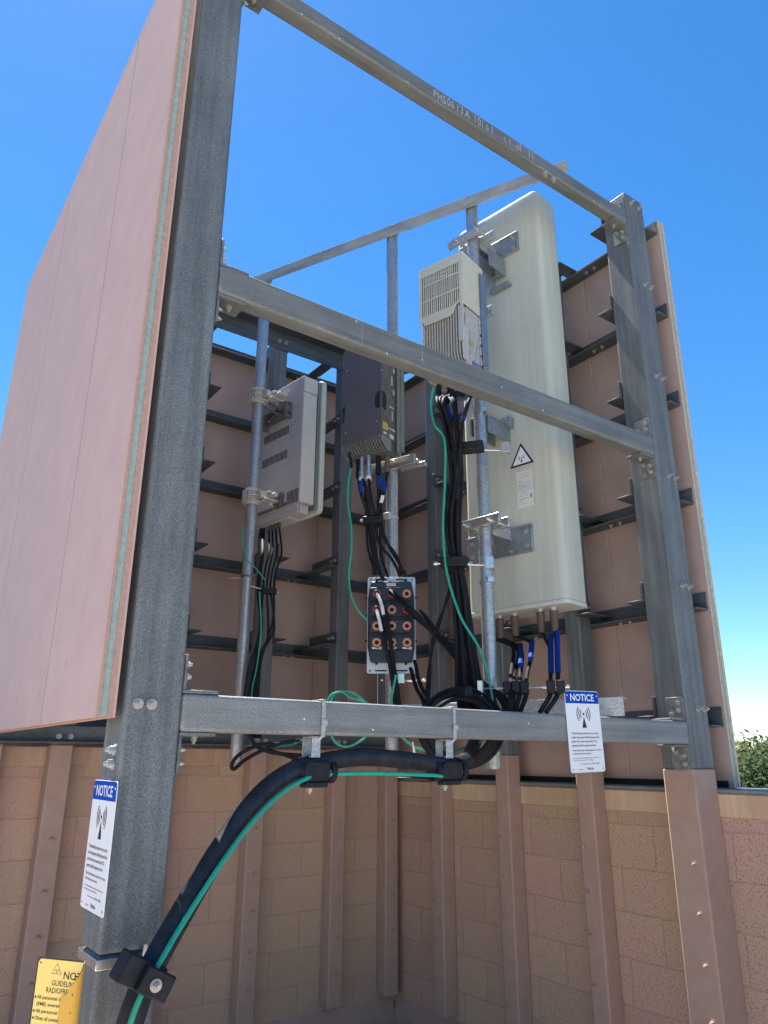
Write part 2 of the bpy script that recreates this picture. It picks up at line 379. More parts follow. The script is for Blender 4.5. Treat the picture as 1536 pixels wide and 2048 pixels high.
for (yy, zz) in ((3.02, .20), (2.64, .19), (3.0, .24), (2.35, .26)):       # small scrapes at the lower edge
    mm = MB(); mm.tube([(PX0-.0002, yy, zz), (PX0-.0002, yy+.007, zz+.008), (PX0-.0002, yy+.003, zz+.02)], .0009, 5, 4); mm.build('scrape', 'tan', s1)
for yy in (2.9, 3.25, 3.62, 3.95, 4.3):
    MB().cyl((PX0+.02, yy, PT), (PX0+.02, yy, PT+.012), .008, 10).build('panel_screw', 'ink', s1)
s2 = empty('screen_wall', (0, 0, 0), 0, 'brown inside face of the back screen wall above the left parapet', 'screen')
sandwich(s2, [(.606, 1.62-G), (1.62, 2.80-G), (2.80, PX1-.0005)], PY1, 'x', -.15, PT, False)
s3 = empty('screen_wall', (0, 0, 0), 0, 'brown screen wall on the right parapet, its pale layered edge against the sky', 'screen')
sandwich(s3, [(1.975, 2.535-G*.8), (2.535, 3.70-G*.8), (3.70, PY1-.0005)], PX1, 'y', -.114, 2.99, False)
for yy in (2.5334, 3.6984):                    # pale joint line on the inner face
    MB().box(PX1-.0008, PX1, yy-.0022, yy+.0022, -.113, 2.989).build('joint_line', 'cream', s3, smooth=False)
MB().box(PX1-.004, PX1-.0009, 2.0, PY1, -.114, -.085).build('bottom_dark_line', 'hole', s3, smooth=False)  # near-black strip drawn as the dark gap line under the panel

# girts: L angles, upright leg on the panel, flat leg pointing inwards at the bottom
LV = [.15, .695, 1.24, 1.795, 2.34, 2.895]
NM = ['lowest', 'second from the bottom', 'third from the bottom', 'third from the top', 'second from the top', 'topmost']
TK = .009
for i, z in enumerate(LV):
    m = MB(); m.box(PX1-TK, PX1-.001, 1.985, PY1-.11, z, z+.092); m.box(PX1-.098, PX1-TK, 1.985, PY1-.11, z, z+TK)
    o = m.build('angle_girt', 'frpy', bevel=.002, seg=1)
    tag(o, 'dark fibreglass angle girt on the right screen, %s of six' % NM[i], 'girt', 'girts on the right screen')
    for yy in ((2.40, 2.46, 3.0, 3.06, 3.6, 3.66) if i > 0 else (2.4, 3.0)):
        bolt(o, (PX1-.055, yy, z), FACE_DN, .8)
    m = MB(); m.box(.61, PX1-.012, PY1-TK, PY1-.001, z, z+.092); m.box(.61, PX1-.012, PY1-.098, PY1-TK, z, z+TK)
    o = m.build('angle_girt', 'frpd', bevel=.002, seg=1)
    tag(o, 'dark fibreglass angle girt on the back screen, %s of six' % NM[i], 'girt', 'girts on the back screen')
    for xx in ((1.70, 1.76, 2.3, 2.36, 2.53, 2.59) if i else (2.3,)):
        bolt(o, (xx, PY1-.055, z), FACE_DN, .8)

# ================================================================== POSTS
def post(x0, x1, y0, y1, z0, zs, z1, label, arms=None, studs=None, nuts=None, painted=True, mu='frpz'):
    t = empty('frame_post', ((x0+x1)/2, (y0+y1)/2, z0), 0, label, 'post', 'upright posts of the screen frame')
    hx, hy = (x1-x0)/2, (y1-y0)/2; cx, cy = t.location.x, t.location.y
    if painted:
        MB().box(-hx-.0015, hx+.0015, -hy-.0015, hy+.0015, 0, zs-z0).build('painted_base', 'brown', t, bevel=.008)
    MB().box(-hx, hx, -hy, hy, (zs if painted else z0)-z0+(.0005 if painted else 0), z1-z0).build('upper_tube', mu, t, bevel=.008, seg=3)
    for a in (arms or []):                         # a = (axis, boxes in world)
        m = MB()
        for bx in a[1]:
            m.box(bx[0]-cx, bx[1]-cx, bx[2]-cy, bx[3]-cy, bx[4]-z0, bx[5]-z0)
        ar = m.build('support_arm', 'frpd', t, bevel=.002, seg=1)
        for (p, r) in a[2]: bolt(ar, (p[0]-cx, p[1]-cy, p[2]-z0), r, .85)
    for p, r in (studs or []): bolt(t, (p[0]-cx, p[1]-cy, p[2]-z0), r, 1.0, 'brown')
    for p, r in (nuts or []): bolt(t, (p[0]-cx, p[1]-cy, p[2]-z0), r, 1.0)
    return t
H = 7
# left wall posts ---------------------------------------------------
YF = YW-.101
def armY(xa, side):                                # runs back (+Y) from a left-wall post
    out = []
    for z in LV[1:]+[LV[0]]:
        if side > 0: bx = [(xa, xa+TK, 4.305, PY1-.10, z+.042, z+.135), (xa+TK, xa+.092, 4.305, PY1-.012, z+.042, z+.050)]
        else: bx = [(xa-TK, xa, 4.305, PY1-.10, z+.042, z+.135), (xa-.092, xa-TK, 4.305, PY1-.012, z+.042, z+.050)]
        out.append(('y', bx, [((xa+side*TK, 4.34, z+.095), (0, 0, R(90)*side), ), ((xa+side*TK, 4.39, z+.095), (0, 0, R(90)*side))]))
    return out
lp = [(.64, .745, 'brown post at the far left edge of the wall, under the pink screen', None),
      (.975, 1.085, 'brown painted post standing left of the big grey front post', None),
      (1.545, 1.65, 'back post almost hidden right behind the big grey front post', 1),
      (2.125, 2.23, 'back post behind the left pipe mast, thin cables hanging in front of it', 1),
      (2.71, 2.81, 'back post between the flat grey radio and the dark grey radio', -1),
      (3.13, 3.23, 'post in the inside corner of the two block walls', None)]
for (x0, x1, lb, sd) in lp:
    st = [((x0+.055, YF-.001, z), (0, 0, 0)) for z in (-.39, -.63, -.83, -1.03, -1.22)]
    arms = armY(x1 if sd == 1 else x0, sd) if sd else None
    post(x0, x1, YF, YF+.1, -1.40, .07, 3.03 if x0 < 3 else 2.98, lb, arms=arms, studs=st)
# right wall posts --------------------------------------------------
XF = XW-.101
for (y0, lb) in ((3.80, 'back post on the right wall left of the big pale antenna, behind the cable bundle'),
                 (3.21, 'back post on the right wall hidden by the big pale antenna'),
                 (2.62, 'back post on the right wall between big pale antenna and big right post')):
    y1 = y0+.1
    st = [((XF-.001, y0+.07, z), FACE_NX) for z in (-.41, -.61, -.80, -1.01, -1.22)]
    arms = [('x', [(3.155, PX1-.10, y0-TK, y0, z+.042, z+.135), (3.155, PX1-.012, y0-.092, y0-TK, z+.042, z+.050)],
             [((3.24, y0-TK, z+.095), (0, 0, 0)), ((3.19, y0-TK, z+.095), (0, 0, 0))]) for z in LV[1:]]
    p = post(XF, XW-.001, y0, y1, -1.40, .03, 2.95, lb, arms=arms, studs=st)
# big front right post ----------------------------------------------
arms = [('x', [(3.10, PX1-.10, 2.1565, 2.1565+TK, z+.042, z+.135), (3.10, PX1-.012, 2.1565+TK, 2.25, z+.042, z+.050)], []) for z in LV]
nuts = [((x, 2.0, z), (0, 0, 0)) for z in (2.49, 1.924, 1.36, .798, .227) for x in (3.200, 3.252)]
nuts += [((3.165, 2.0, 3.02), (0, 0, 0)), ((3.235, 2.0, 3.02), (0, 0, 0))]
P9 = post(3.112, XW-.001, 2.0, 2.155, -1.40, -.032, 3.075, 'big grey fibreglass post on the right wall where the three front beams end',
          arms=arms, studs=[((3.112-.001, 2.05, z), FACE_NX) for z in (-.42, -.61, -.80, -1.0, -1.2)], nuts=nuts)
# big front left post -----------------------------------------------
P1 = empty('frame_post', (.6935, 2.078, -1.62), 0, 'big grey fibreglass front post in the left foreground with a notice on its side', 'post', 'upright posts of the screen frame')
MB().box(-.0765, .0765, -.078, .078, 1.18, 4.70).build('upper_tube', 'frpz', P1, bevel=.012, seg=4)
MB().box(-.0745, .0745, -.075, .075, .01, 1.1795).build('lower_tube', 'frpz', P1, bevel=.02, seg=4)
MB().box(-.12, .12, -.12, .12, 0.001, .012).build('base_plate', 'galv', P1, bevel=.003)
sb = MB(); sb.box(-.0775, .0775, -.0795, -.0775, 1.150, 1.172); sb.box(-.0780, -.0762, -.0775, .0775, 1.150, 1.172)
sb.box(-.0775, .0775, .0775, .0795, 1.150, 1.172); sb.box(.0762, .0780, -.0775, .0775, 1.150, 1.172)
sb.box(.005, .055, -.085, -.0796, 1.152, 1.170); sb.box(.028, .038, -.089, -.085, 1.148, 1.195)
sb.build('steel_strap', 'zinc', P1, bevel=.001, seg=1)
for x in (.650, .686): bolt(P1, (x-.6935, -.078, .137+1.62), (0, 0, 0), .98)
for z in (.022, -.012): bolt(P1, (-.0765, .045-.078+.0, z+1.62), FACE_NX, 1.0, 'galv')

# ================================================================== FRONT BEAMS
def beam(z0, z1, label, y1=2.07, bm_='frpx'):
    t = empty('front_beam', (1.94, 2.0, z0), 0, label, 'beam', 'front beams between the two big posts')
    h = z1-z0; a, b_ = .7705-1.94, 3.110-1.94
    MB().box(a, b_, 0, y1-2.0, 0, h).build('beam_tube', bm_, t, bevel=.010, seg=3)
    for sx in (-1, 1):
        for up in (-1, 1):
            zz = (h+.001) if up > 0 else -.001
            m = MB()
            e = b_ if sx > 0 else a
            if sx > 0:
                m.box(e-.105, e-.001, .006, .095, *sorted((zz, zz+up*.010)))
                m.box(e-.010, e-.001, .006, .095, *sorted((zz+up*.010, zz+up*.105)))
            else:
                m.box(e+.001, e+.105, .006, .095, *sorted((zz, zz+up*.010)))
                m.box(e+.001, e+.010, .006, .095, *sorted((zz+up*.010, zz+up*.105)))
            c = m.build('clip_angle', 'frpx', t, bevel=.002, seg=1)
            for (dy, dz) in ((.03, .045), (.03, .080), (.068, .030)):
                if sx > 0: bolt(c, (e-.0105, dy, zz+up*dz), FACE_NX, .8)
                else: bolt(c, (e+.0105, dy, zz+up*dz), (0, 0, R(90)), .8)
            if up < 0: bolt(c, (e-sx*.06, .05, zz-.0105), FACE_DN, .8)
    return t
tb = beam(2.855, 2.936, 'topmost grey front beam with chalk writing, against the sky')
mb_ = beam(1.448, 1.554, 'middle grey front beam crossing the radios and the big antenna')
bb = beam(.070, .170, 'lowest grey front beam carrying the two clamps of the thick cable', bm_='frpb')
ck = MB()
rr = random.Random(3)
def chalk(txt, x0, x1, zb, h):
    n = len(txt); dx = (x1-x0)/n
    for i, ch in enumerate(txt):
        if ch == ' ': continue
        v, f = text_geo(ch, -.006)
        a = rr.uniform(-.16, .16); s = h/.7*rr.uniform(.85, 1.15); oz = rr.uniform(-.004, .004)
        cx = x0+dx*i
        ck.add([(cx+(p[0]*math.cos(a)-p[1]*math.sin(a))*s*.62, -.0007, zb+oz+(p[0]*math.sin(a)+p[1]*math.cos(a))*s) for p in v], f)
chalk('PH50613A-10/01', 1.705-1.94, 2.09-1.94, .018, .044); chalk('(1 of 3)', 2.155-1.94, 2.375-1.94, .016, .044)
ck.build('chalk_writing', 'chalk', tb, smooth=False)
for x in (2.455, 2.518): bolt(tb, (x-1.94, .012, 0), FACE_DN, 1.1)
# nicks and drill marks on the beams
for t, pts in ((tb, [(1.02, .004), (1.20, .002), (1.56, .004), (2.82, .003)]), (mb_, [(1.45, .004), (1.31, .09), (2.05, .05), (1.62, .035), (2.3, .015)]), (bb, [(1.15, .045), (1.4, .02), (2.1, .06)])):
    m = MB()
    for x, z in pts: m.cyl((x-1.94, .0005, z), (x-1.94, -.0006, z), .0035, 8)
    m.build('scuff_mark', 'lbl', t)
for t, xs in ((mb_, (1.335, 1.62)), (bb, (1.47, 2.46))):
    m = MB()
    for x in xs:
        for k in range(7): m.box(x-1.94-.001, x-1.94+.001, -.0006, .0003, .02+k*.011, .024+k*.011)
    m.build('pencil_tick', 'chalk' if t is mb_ else 'lgreyt', t, smooth=False)

# long angles bolted to the front of the left-wall posts
def ledger(z0, z1, label, flange_top):
    m = MB(); m.box(.60, 3.12, 4.302, 4.3135, z0, z1)
    zz = z1 if flange_top else z0+TK
    m.box(.60, 3.12, 4.205 if flange_top else 4.25, 4.302, zz-TK, zz)
    o = m.build('ledger_angle', 'frpd', bevel=.002, seg=1); tag(o, label, 'ledger angle')
    for x in (1.0, 1.06, 2.150, 2.205, 2.735, 2.785): bolt(o, (x, 4.302, (z0+z1)/2-.01), (0, 0, 0), 1.0)
ledger(2.83, 2.972, 'dark ledger angle across the tops of the back posts, sky above and below it', True)
ledger(.076, .165, 'dark ledger angle along the top of the left block wall', False)
o = MB().box(-2.0, .598, 4.302, 4.3135, .076, .165).build('ledger_angle', 'frpd', bevel=.002, seg=1)
tag(o, 'dark ledger angle running out of the photo at the left under the pink screen', 'ledger angle')

# ================================================================== PIPE MAST FRAME
RD = Vector((math.sin(R(-25)), math.cos(R(-25)), 0)); Q2 = Vector((2.196, 2.98, 0))
def rail(z, s0, s1, label, mt):
    mid = Q2 + RD*((s0+s1)/2); L_ = (s1-s0)/2
    t = empty('galvanised_rail', (mid.x, mid.y, z), R(90+25), label, 'rail')   # local x along RD
    m = MB(); m.box(-L_, L_, .038, .044, 0, .076); m.box(-L_, L_, -.034, .038, .070, .076)
    m.build('angle_bar', mt, t, bevel=.0015, seg=1)
    return t
# local frame: x = RD, y = perpendicular (-cos25, sin-25) -> towards the camera's left
tr = rail(2.938, -1.065, 1.40, 'galvanised angle rail on top of the three pipes, slanting across the sky', 'railg')
br_ = rail(.173, -1.10, 1.40, 'galvanised angle rail low behind the bottom beam, its cut end beside the notice', 'galv')
PIPES = [((1.80, 3.84), -.016, .034, 'left galvanised pipe mast carrying the flat grey radio'),
         ((2.196, 2.98), -.022, .0325, 'middle galvanised pipe mast carrying the dark grey radio and black box'),
         ((2.415, 2.52), -.037, .0325, 'right galvanised pipe mast in front of the big pale antenna')]
for (xy, zb, r, lb) in PIPES:
    t = empty('pipe_mast', (xy[0], xy[1], zb), 0, lb, 'pipe', 'pipe masts between the two rails')
    m = MB(); top = 2.995-zb; n = 28
    m.cyl((0, 0, .0), (0, 0, top), r, n, caps=False); m.cyl((0, 0, .002), (0, 0, top), r-.004, n, caps=False); m.ring((0, 0, 0), (0, 0, 1), r-.004, r, .002, n)
    m.build('pipe', 'pipe', t)
    MB().cyl((0, 0, top), (0, 0, top+.014), r+.006, n).build('top_plate', 'galv', t)
    for zr in (2.95, .20):                       # U bolts
        u = MB(); z = zr-zb
        c = math.cos(R(-25)); s_ = math.sin(R(-25))
        pts = []
        for k in range(9):
            a = math.pi*k/8; lx = (r+.006)*math.cos(a); ly = -(r+.006)*math.sin(a)
            pts.append((lx*s_+ly*c, lx*c-ly*s_, z))
        if zr < 1: u.tube(pts, .005, 8, 2); u.build('u_bolt', 'zinc', t)
        else:
            for k in (-1, 1):
                dx, dy = RD.x*.032*k, RD.y*.032*k
                u.cyl((dx, dy, top+.022), (dx, dy, top+.05), .006, 8); u.cyl((dx, dy, top+.022), (dx, dy, top+.034), .011, 6)
            u.build('top_bolt', 'bolt', t)

def frame(P, al, off, z):
    a = R(al); return (P[0]+math.cos(a)*off, P[1]-math.sin(a)*off, z), -R(90+al)
# local axes of every unit: +x = to the right seen from the camera, +y = away, z up
# ================================================================== BIG PALE ANTENNA
loc, rz = frame((2.415, 2.52), -10, .2, .715)
A = empty('panel_antenna', loc, rz, 'big pale green panel antenna with rounded edges on the right pipe mast', 'antenna')
HT = 2.335
prof = []
for (cx, cy, a0) in ((.27, .035, -90), (.27, .165, 0), (-.235, .165, 90), (-.235, .035, 180)):
    for k in range(7):
        a = R(a0+15*k); rad = .035
        prof.append((cx+rad*math.cos(a), cy+rad*math.sin(a)))
# body slightly tapered at top like a moulded radome
m = MB(); n = len(prof); rows = [(0, 1), (HT-.03, 1), (HT-.010, .985), (HT, .95)]
vs = []
for (z, s_) in rows:
    for (x, y) in prof: vs.append((.0175+(x-.0175)*s_, .1+(y-.1)*s_, z))
fs = [(r_*n+i, r_*n+(i+1) % n, (r_+1)*n+(i+1) % n, (r_+1)*n+i) for r_ in range(len(rows)-1) for i in range(n)]
fs += [tuple(range(n))[::-1], tuple(range((len(rows)-1)*n, len(rows)*n))]
m.add(vs, fs); m.build('radome', 'ant', A, ang=50)
m = MB(); m.prism([(.0175+(x-.0175)*1.012, .1+(y-.1)*1.02) for x, y in prof], -.022, -.0005, 'z'); m.build('end_cap', 'antcap', A, bevel=.004)
for (zc, hh, x0, x1) in ((2.765, .125, -.16, .172), (1.035, .14, -.25, .148)):
    m = MB(); m.box(x0, x1, -.010, -.001, zc-hh/2-.715, zc+hh/2-.715)
    m.box(x0, x1, -.018, -.010, zc-hh/2-.715, zc-hh/2+.008-.715); m.box(x0, x1, -.018, -.010, zc+hh/2-.008-.715, zc+hh/2-.715); m.box(x1-.008, x1, -.018, -.010, zc-hh/2+.008-.715, zc+hh/2-.008-.715)
    pl = m.build('mounting_plate', 'gplate', A, bevel=.003)
    for x in (x0+.03, x1-.035):
        for dz in (-.035, .035): bolt(pl, (x, -.010, zc+dz-.715), (0, 0, 0), .9)
    bolt(pl, (.02 if zc < 2 else -.03, -.010, zc-.05-.715), (0, 0, 0), .8)
def arm_bracket(z, up, mid=False):
    m = MB()                                       # pressed channel from plate to pipe clamp
    m.box(-.085, -.078, -.165, -.012, z-.045, z+.04); m.box(.020, .027, -.165, -.012, z-.045, z+.04); m.box(-.078, .020, -.165, -.012, z+.033, z+.04)
    m.build('arm', 'galv', A, bevel=.002)
    m = MB(); m.box(-.12, .12, -.172, -.150, z-.025, z+.025); m.box(-.13, .13, -.262, -.240, z-.02, z+.024)
    m.box(-.13, .13, -.240, -.236, z+.018, z+.024)
    m.build('pipe_clamp', 'zinc' if not up else 'galv', A, bevel=.003)
    for x in (-.065, .075):
        m = MB(); m.cyl((x, -.29, z), (x, -.13, z), .006, 8); m.cyl((x, -.278, z), (x, -.262, z), .011, 6); m.build('threaded_rod', 'zinc', A)
arm_bracket(2.745-.715, True); arm_bracket(1.085-.715, False)
# downtilt scissor arm under the top plate
m = MB(); m.box(.0, .008, -.16, -.012, 1.86, 1.965); m.box(.070, .078, -.16, -.012, 1.86, 1.965); m.box(.008, .070, -.05, -.012, 1.86, 1.868); m.box(-.02, .11, -.04, -.004, 1.78, 1.80)
m.box(.0, .008, -.06, -.012, 1.80, 1.86); m.build('tilt_arm', 'gplate', A, bevel=.002)
m = MB(); m.box(-.06, .05, -.21, -.001, .945, .955); m.box(.035, .045, -.19, -.001, .86, .945); m.box(-.06, -.05, -.21, -.001, .86, .945); m.box(.01, .07, -.04, -.001, .93, .99)
m.build('middle_bracket', 'gplate', A, bevel=.002)
# warning triangle and data labels
lb = MB(); T = lambda x, z: (x, -.0012, z)
def tri(cx, cz, s, y): return [(cx, y, cz+s), (cx-.92*s, y, cz-.62*s), (cx+.92*s, y, cz-.62*s)]
lb.add(tri(.105, 1.475-.715, .078, -.0012), [(0, 1, 2)]); lb.build('warning_triangle_edge', 'ink', A, smooth=False)
m = MB(); m.add(tri(.105, 1.474-.715, .060, -.0017), [(0, 1, 2)]); wt = m.build('warning_triangle', 'swhite', A, smooth=False)
m = MB(); radio_symbol(m, .105, 1.470-.715, .024, lambda x, z: (x, -.0022, z)); m.build('radio_symbol', 'ink', wt, smooth=False)
m = MB(); m.box(.068, .160, -.002, -.0003, 1.202-.715, 1.397-.715); dl = m.build('data_label', 'lbl', A, smooth=False)
m = MB(); T2 = lambda x, z: (x, -.0026, z)
rows = [('ANTENNA TYPE PLATE', .378, .004, .09, .15), ('Frequency Range', .367, .004, .09, .14), ('Made for outdoor use', .357, .004, .09, .145),
        ('Model', .340, .005, .074, .10), ('Type 65 16 17 18', .330, .005, .08, .145), ('698-896 MHz x 4 ports', .316, .0065, .074, .150),
        ('1695-2690 MHz x 8', .304, .0065, .074, .150), ('Polarization +45/-45', .290, .005, .074, .155), ('Max power 500 W', .276, .004, .078, .13),
        ('Weight  Date', .262, .004, .078, .13), ('Electrical tilt 2-12', .246, .005, .080, .135), ('IP 67', .232, .004, .078, .10), ('Serial no.', .22, .003, .075, .12)]
for (s_, z, h, xa, xb) in rows: put_text(m, s_, xa, xb, z+1.0-.715-.0+.0, h, T2)
m.add([T2(.146, 1.245-.715), T2(.152, 1.245-.715), T2(.152, 1.265-.715), T2(.146, 1.265-.715)], [(0, 1, 2, 3)])
m.build('label_print', 'ink', dl, smooth=False)
m = MB(); m.box(-.102, .002, -.002, -.0003, 1.128-.715, 1.184-.715); d2 = m.build('data_label', 'lbl', A, smooth=False)
m = MB()
for (s_, z, h, xa, xb) in (('NOTICE', 1.166, .007, -.095, -.06), ('NOTICE', 1.166, .007, -.045, -.008), ('Read the manual', 1.154, .004, -.095, -.058), ('Lire le manuel', 1.154, .004, -.045, -.008), ('before installing', 1.146, .004, -.095, -.058), ('avant installation', 1.146, .004, -.045, -.008), ('this antenna.', 1.138, .004, -.095, -.065)):
    put_text(m, s_, xa, xb, z-.715, h, T2)
m.build('label_print', 'ink', d2, smooth=False)
# connectors under the antenna
ANTC = []
for (x, y) in ((.185, .075), (.120, .06), (-.035, .07), (-.125, .07), (-.175, .10), (-.235+.04, .04)):
    m = MB(); m.cyl((x, y, -.022), (x, y, -.038), .019, 16); m.build('port', 'zinc', A)
    m = MB(); m.cyl((x, y, -.036), (x, y, -.135), .021, 16, r2=.016); m.build('connector_boot', 'brownb', A)
    ANTC.append((x, y, -.13))
Mx = Matrix.Translation(loc) @ Matrix.Rotation(rz, 4, 'Z')
ANTW = [Mx @ Vector(p) for p in ANTC]

# ================================================================== LIGHT RADIO with sun shield (right mast, above middle beam)
loc, rz = frame((2.415, 2.52), -16, -.3, 1.70)
B = empty('remote_radio', loc, rz, 'light grey finned radio with cream slotted sun shield, above the middle beam', 'radio unit')
x0, x1, D = -.155, .105, .185; zt = .745; zs = .42
m = MB(); m.box(x0+.012, x1-.012, .050, D, .10, .72); m.build('body', 'cast', B, bevel=.006)
MB().box(x0+.013, x1-.013, .044, .0495, .12, .71).build('fin_shade_sheet', 'hole', B)  # near-black sheet: shade between the fins put into the colour
m = MB(); N_ = 15                                  # cooling fins bending at the foot
for i in range(N_):
    x = x0+.018+(x1-x0-.036)*i/(N_-1)
    m.prism([(.012, .19), (.012, zt-.05), (.052, zt-.05), (.052, .11), (.045, .11)], x-.0034, x+.0034, 'x')
m.build('cooling_fins', 'cast', B)
MB().box(x0+.008, x0+.014, .005, .055, .14, .43).build('handle', 'light', B, bevel=.002)
m = MB(); m.box(x1-.014, x1-.008, .005, .055, .14, .43); m.box(x1-.035, x1-.014, .005, .010, .24, .44); m.build('handle', 'light', B, bevel=.002)
# shield: front with real slots, sides, top
m = MB()
zlo, zhi = zs, zt
m.box(x0, x1, 0, .004, zhi-.055, zhi); m.box(x0, x0+.014, 0, .004, zlo, zhi-.055); m.box(x1-.016, x1, 0, .004, zlo, zhi-.055)
ns = 19; sw = (x1-x0-.03)/ns
for i in range(ns): m.box(x0+.014+sw*i+sw*.52, x0+.014+sw*(i+1), .0005, .0035, zlo+.03, zhi-.055)
for z in (zhi-.115, zhi-.205): m.box(x0+.014, x1-.016, -.0006, .0004, z-.004, z+.004)
m.prism([(x0+.014, zlo), (x0+.014, zlo+.032), (x0+.20, zlo+.032), (x1-.016, zlo+.055), (x1-.016, zlo+.045), (x1-.04, zlo+.03), (x1-.055, zlo-.005), (x1-.075, zlo-.022), (x0+.03, zlo-.022), (x0+.02, zlo)], 0, .004, 'y')
sh = m.build('sun_shield', 'shield', B, bevel=.0008, seg=1)
m = MB(); m.box(x1-.0005, x1+.003, 0, D+.015, zlo+.02, zhi); m.box(x0-.003, x0+.0005, 0, D+.015, zlo+.02, zhi); m.box(x0-.003, x1+.003, 0.004, D+.015, zhi, zhi+.004)
m.build('shield_side', 'shield', sh, bevel=.001, seg=1)
m = MB()                                           # white mesh strip behind the upper slots
for i in range(13):
    for k in range(4): m.box(x0+.03+i*.0135+(k % 2)*.006, x0+.037+i*.0135+(k % 2)*.006, .006, .008, zhi-.110+k*.013, zhi-.103+k*.013)
m.build('mesh_strip', 'white', sh, smooth=False)
m = MB(); m.box(x1-.012, x1-.004, .035, .17, .11, zlo+.02)
m.prism([(.05, .10), (.06, .32), (.072, .32), (.062, .10)], x1-.004, x1+.003, 'x'); m.prism([(.08, .10), (.14, .30), (.15, .29), (.092, .10)], x1-.004, x1+.002, 'x')
for z in (.16, .22, .28, .34, .39): m.box(x1-.004, x1+.004, .15, .168, z, z+.045)
m.box(x1-.004, x1+.003, .02, .045, .33, .40)
m.build('cast_side', 'cast', B, bevel=.003)
m = MB(); m.box(x1+.004, x1+.0048, .052, .082, .225, .255); m.build('type_label', 'lyel', B, smooth=False)
m = MB(); m.box(x0+.02, x1+.014, D+.016, D+.024, .03, .72); m.box(x1+.008, x1+.014, D-.03, D+.016, .03, .70); m.box(x1-.004, x1+.004, .075, .145, .05, .15); m.build('mounting_plate', 'zblue', B, bevel=.003)
bolt(B, (x1+.004, .11, .11), (0, 0, R(90)), .7); bolt(B, (x1+.014, D-.01, .15), (0, 0, R(90)), .6)
for z in (.60, .10):
    m = MB(); m.box(-.06, .06, D+.024, D+.07, z-.03, z+.03); m.box(-.075, .075, .345, .370, z-.028, z+.028)
    for x in (-.06, .06): m.cyl((x, D+.03, z), (x, .40, z), .0055, 8); m.cyl((x, .37, z), (x, .38, z), .011, 6)
    m.build('pipe_clamp', 'galv', B, bevel=.003)
for i in range(6): MB().cyl((x0+.04+i*.038, .10+(i % 2)*.04, .10), (x0+.04+i*.038, .10+(i % 2)*.04, .02), .013, 12).build('connector', 'black', B)
Mx = Matrix.Translation(loc) @ Matrix.Rotation(rz, 4, 'Z')
LRC = [Mx @ Vector((x0+.04+i*.038, .10+(i % 2)*.04, .03)) for i in range(6)]

# ================================================================== DARK RADIO (middle mast)
loc, rz = frame((2.196, 2.98), -18, -.25, 1.52)
Dk = empty('remote_radio', loc, rz, 'dark grey radio with smooth cover under the middle beam on the middle pipe', 'radio unit')
x0, x1 = -.147, .115
m = MB(); m.prism([(x0, .04), (x0, .585), (x0+.02, .605), (x1-.01, .605), (x1, .595), (x1, .04)], 0, .006, 'y'); m.build('front_cover', 'dgrey', Dk, bevel=.002)
m = MB(); m.box(x0+.006, x1-.004, .0065, .155, .035, .60); m.build('body', 'dside', Dk, bevel=.004)
m = MB(); m.prism([(.018, .034), (.02, .016), (.06, -.018), (.085, -.018), (.085, .034)], x0+.006, x1-.006, 'x'); m.build('fin_shadow_gap', 'hole', Dk)
m = MB(); N_ = 16
for i in range(N_):
    x = x0+.006+(x1-x0-.012)*i/(N_-1)
    m.prism([(.004, .036), (.006, .012), (.055, -.030), (.085, -.030), (.085, .034)], x-.0026, x+.0026, 'x')
m.build('cooling_fins', 'splate', Dk)
m = MB(); m.box(x0+.01, x1-.01, .087, .150, -.022, .0345); m.box(x0+.02, x1-.02, .05, .14, -.032, -.0225); m.build('connector_tray', 'dside', Dk, bevel=.003)
m = MB(); m.prism([(x1-.045, .262), (x1-.025, .285), (x1+.001, .285), (x1+.001, .19), (x1-.03, .19), (x1-.045, .205)], -.0008, .0003, 'y'); m.build('handle_recess', 'hole', Dk, smooth=False); m = MB(); m.prism([(x0-.0005, .25), (x0+.02, .262), (x0+.02, .235), (x0+.016, .165), (x0+.006, .165), (x0+.006, .23), (x0-.0005, .23)], -.0008, .0003, 'y'); m.build('handle_recess', 'hole', Dk, smooth=False)
m = MB(); m.prism([(.012, .18), (.012, .285), (.028, .285), (.040, .265), (.040, .20), (.03, .18)], x1-.004, x1-.0015, 'x'); m.build('handle_recess', 'hole', Dk, smooth=False)
m = MB(); m.box(x1-.010, x1-.002, -.002, .004, .17, .60); m.tube([(x1-.003, .004, .19), (x1+.001, .07, .12), (x1+.001, .08, .10)], .004, 6, 4); m.build('handle', 'dside', Dk, bevel=.001)
m = MB()
for (x, z) in ((x0+.028, .47), (x0+.028, .105), (x1-.03, .55), (x1-.06, .57), (x1-.03, .115), (x1-.002, .40)): m.cyl((x, .0, z), (x, -.003, z), .005, 10)
m.build('cover_screw', 'zinc', Dk)
m = MB(); m.box(x1-.0038, x1-.001, .012, .055, .075, .115); m.build('type_label', 'lyel', Dk, smooth=False)
MB().box(x1-.0038, x1-.001, .075, .105, .045, .065).build('barcode_label', 'lbl', Dk, smooth=False); MB().box(x1-.0038, x1-.001, .02, .045, .052, .060).build('barcode_label', 'lbl', Dk, smooth=False)
m = MB(); m.box(x0+.02, x1+.006, .156, .166, -.03, .60); m.box(x1+.002, x1+.012, .125, .156, -.02, .60); m.box(x1+.012, x1+.016, .15, .18, -.01, .60); m.build('mounting_plate', 'splate', Dk, bevel=.003)
rv = MB()
for (za, zb_, ya, yb) in ((.09, .10, .06, .12), (.145, .20, .09, .10), (.215, .225, .07, .11), (.30, .33, .10, .115), (.35, .40, .085, .095), (.43, .455, .10, .118), (.48, .53, .088, .098)): rv.box(x1-.0035, x1-.001, ya, yb, za, zb_)
rv.build('cast_rib', 'cast', Dk, bevel=.0008)
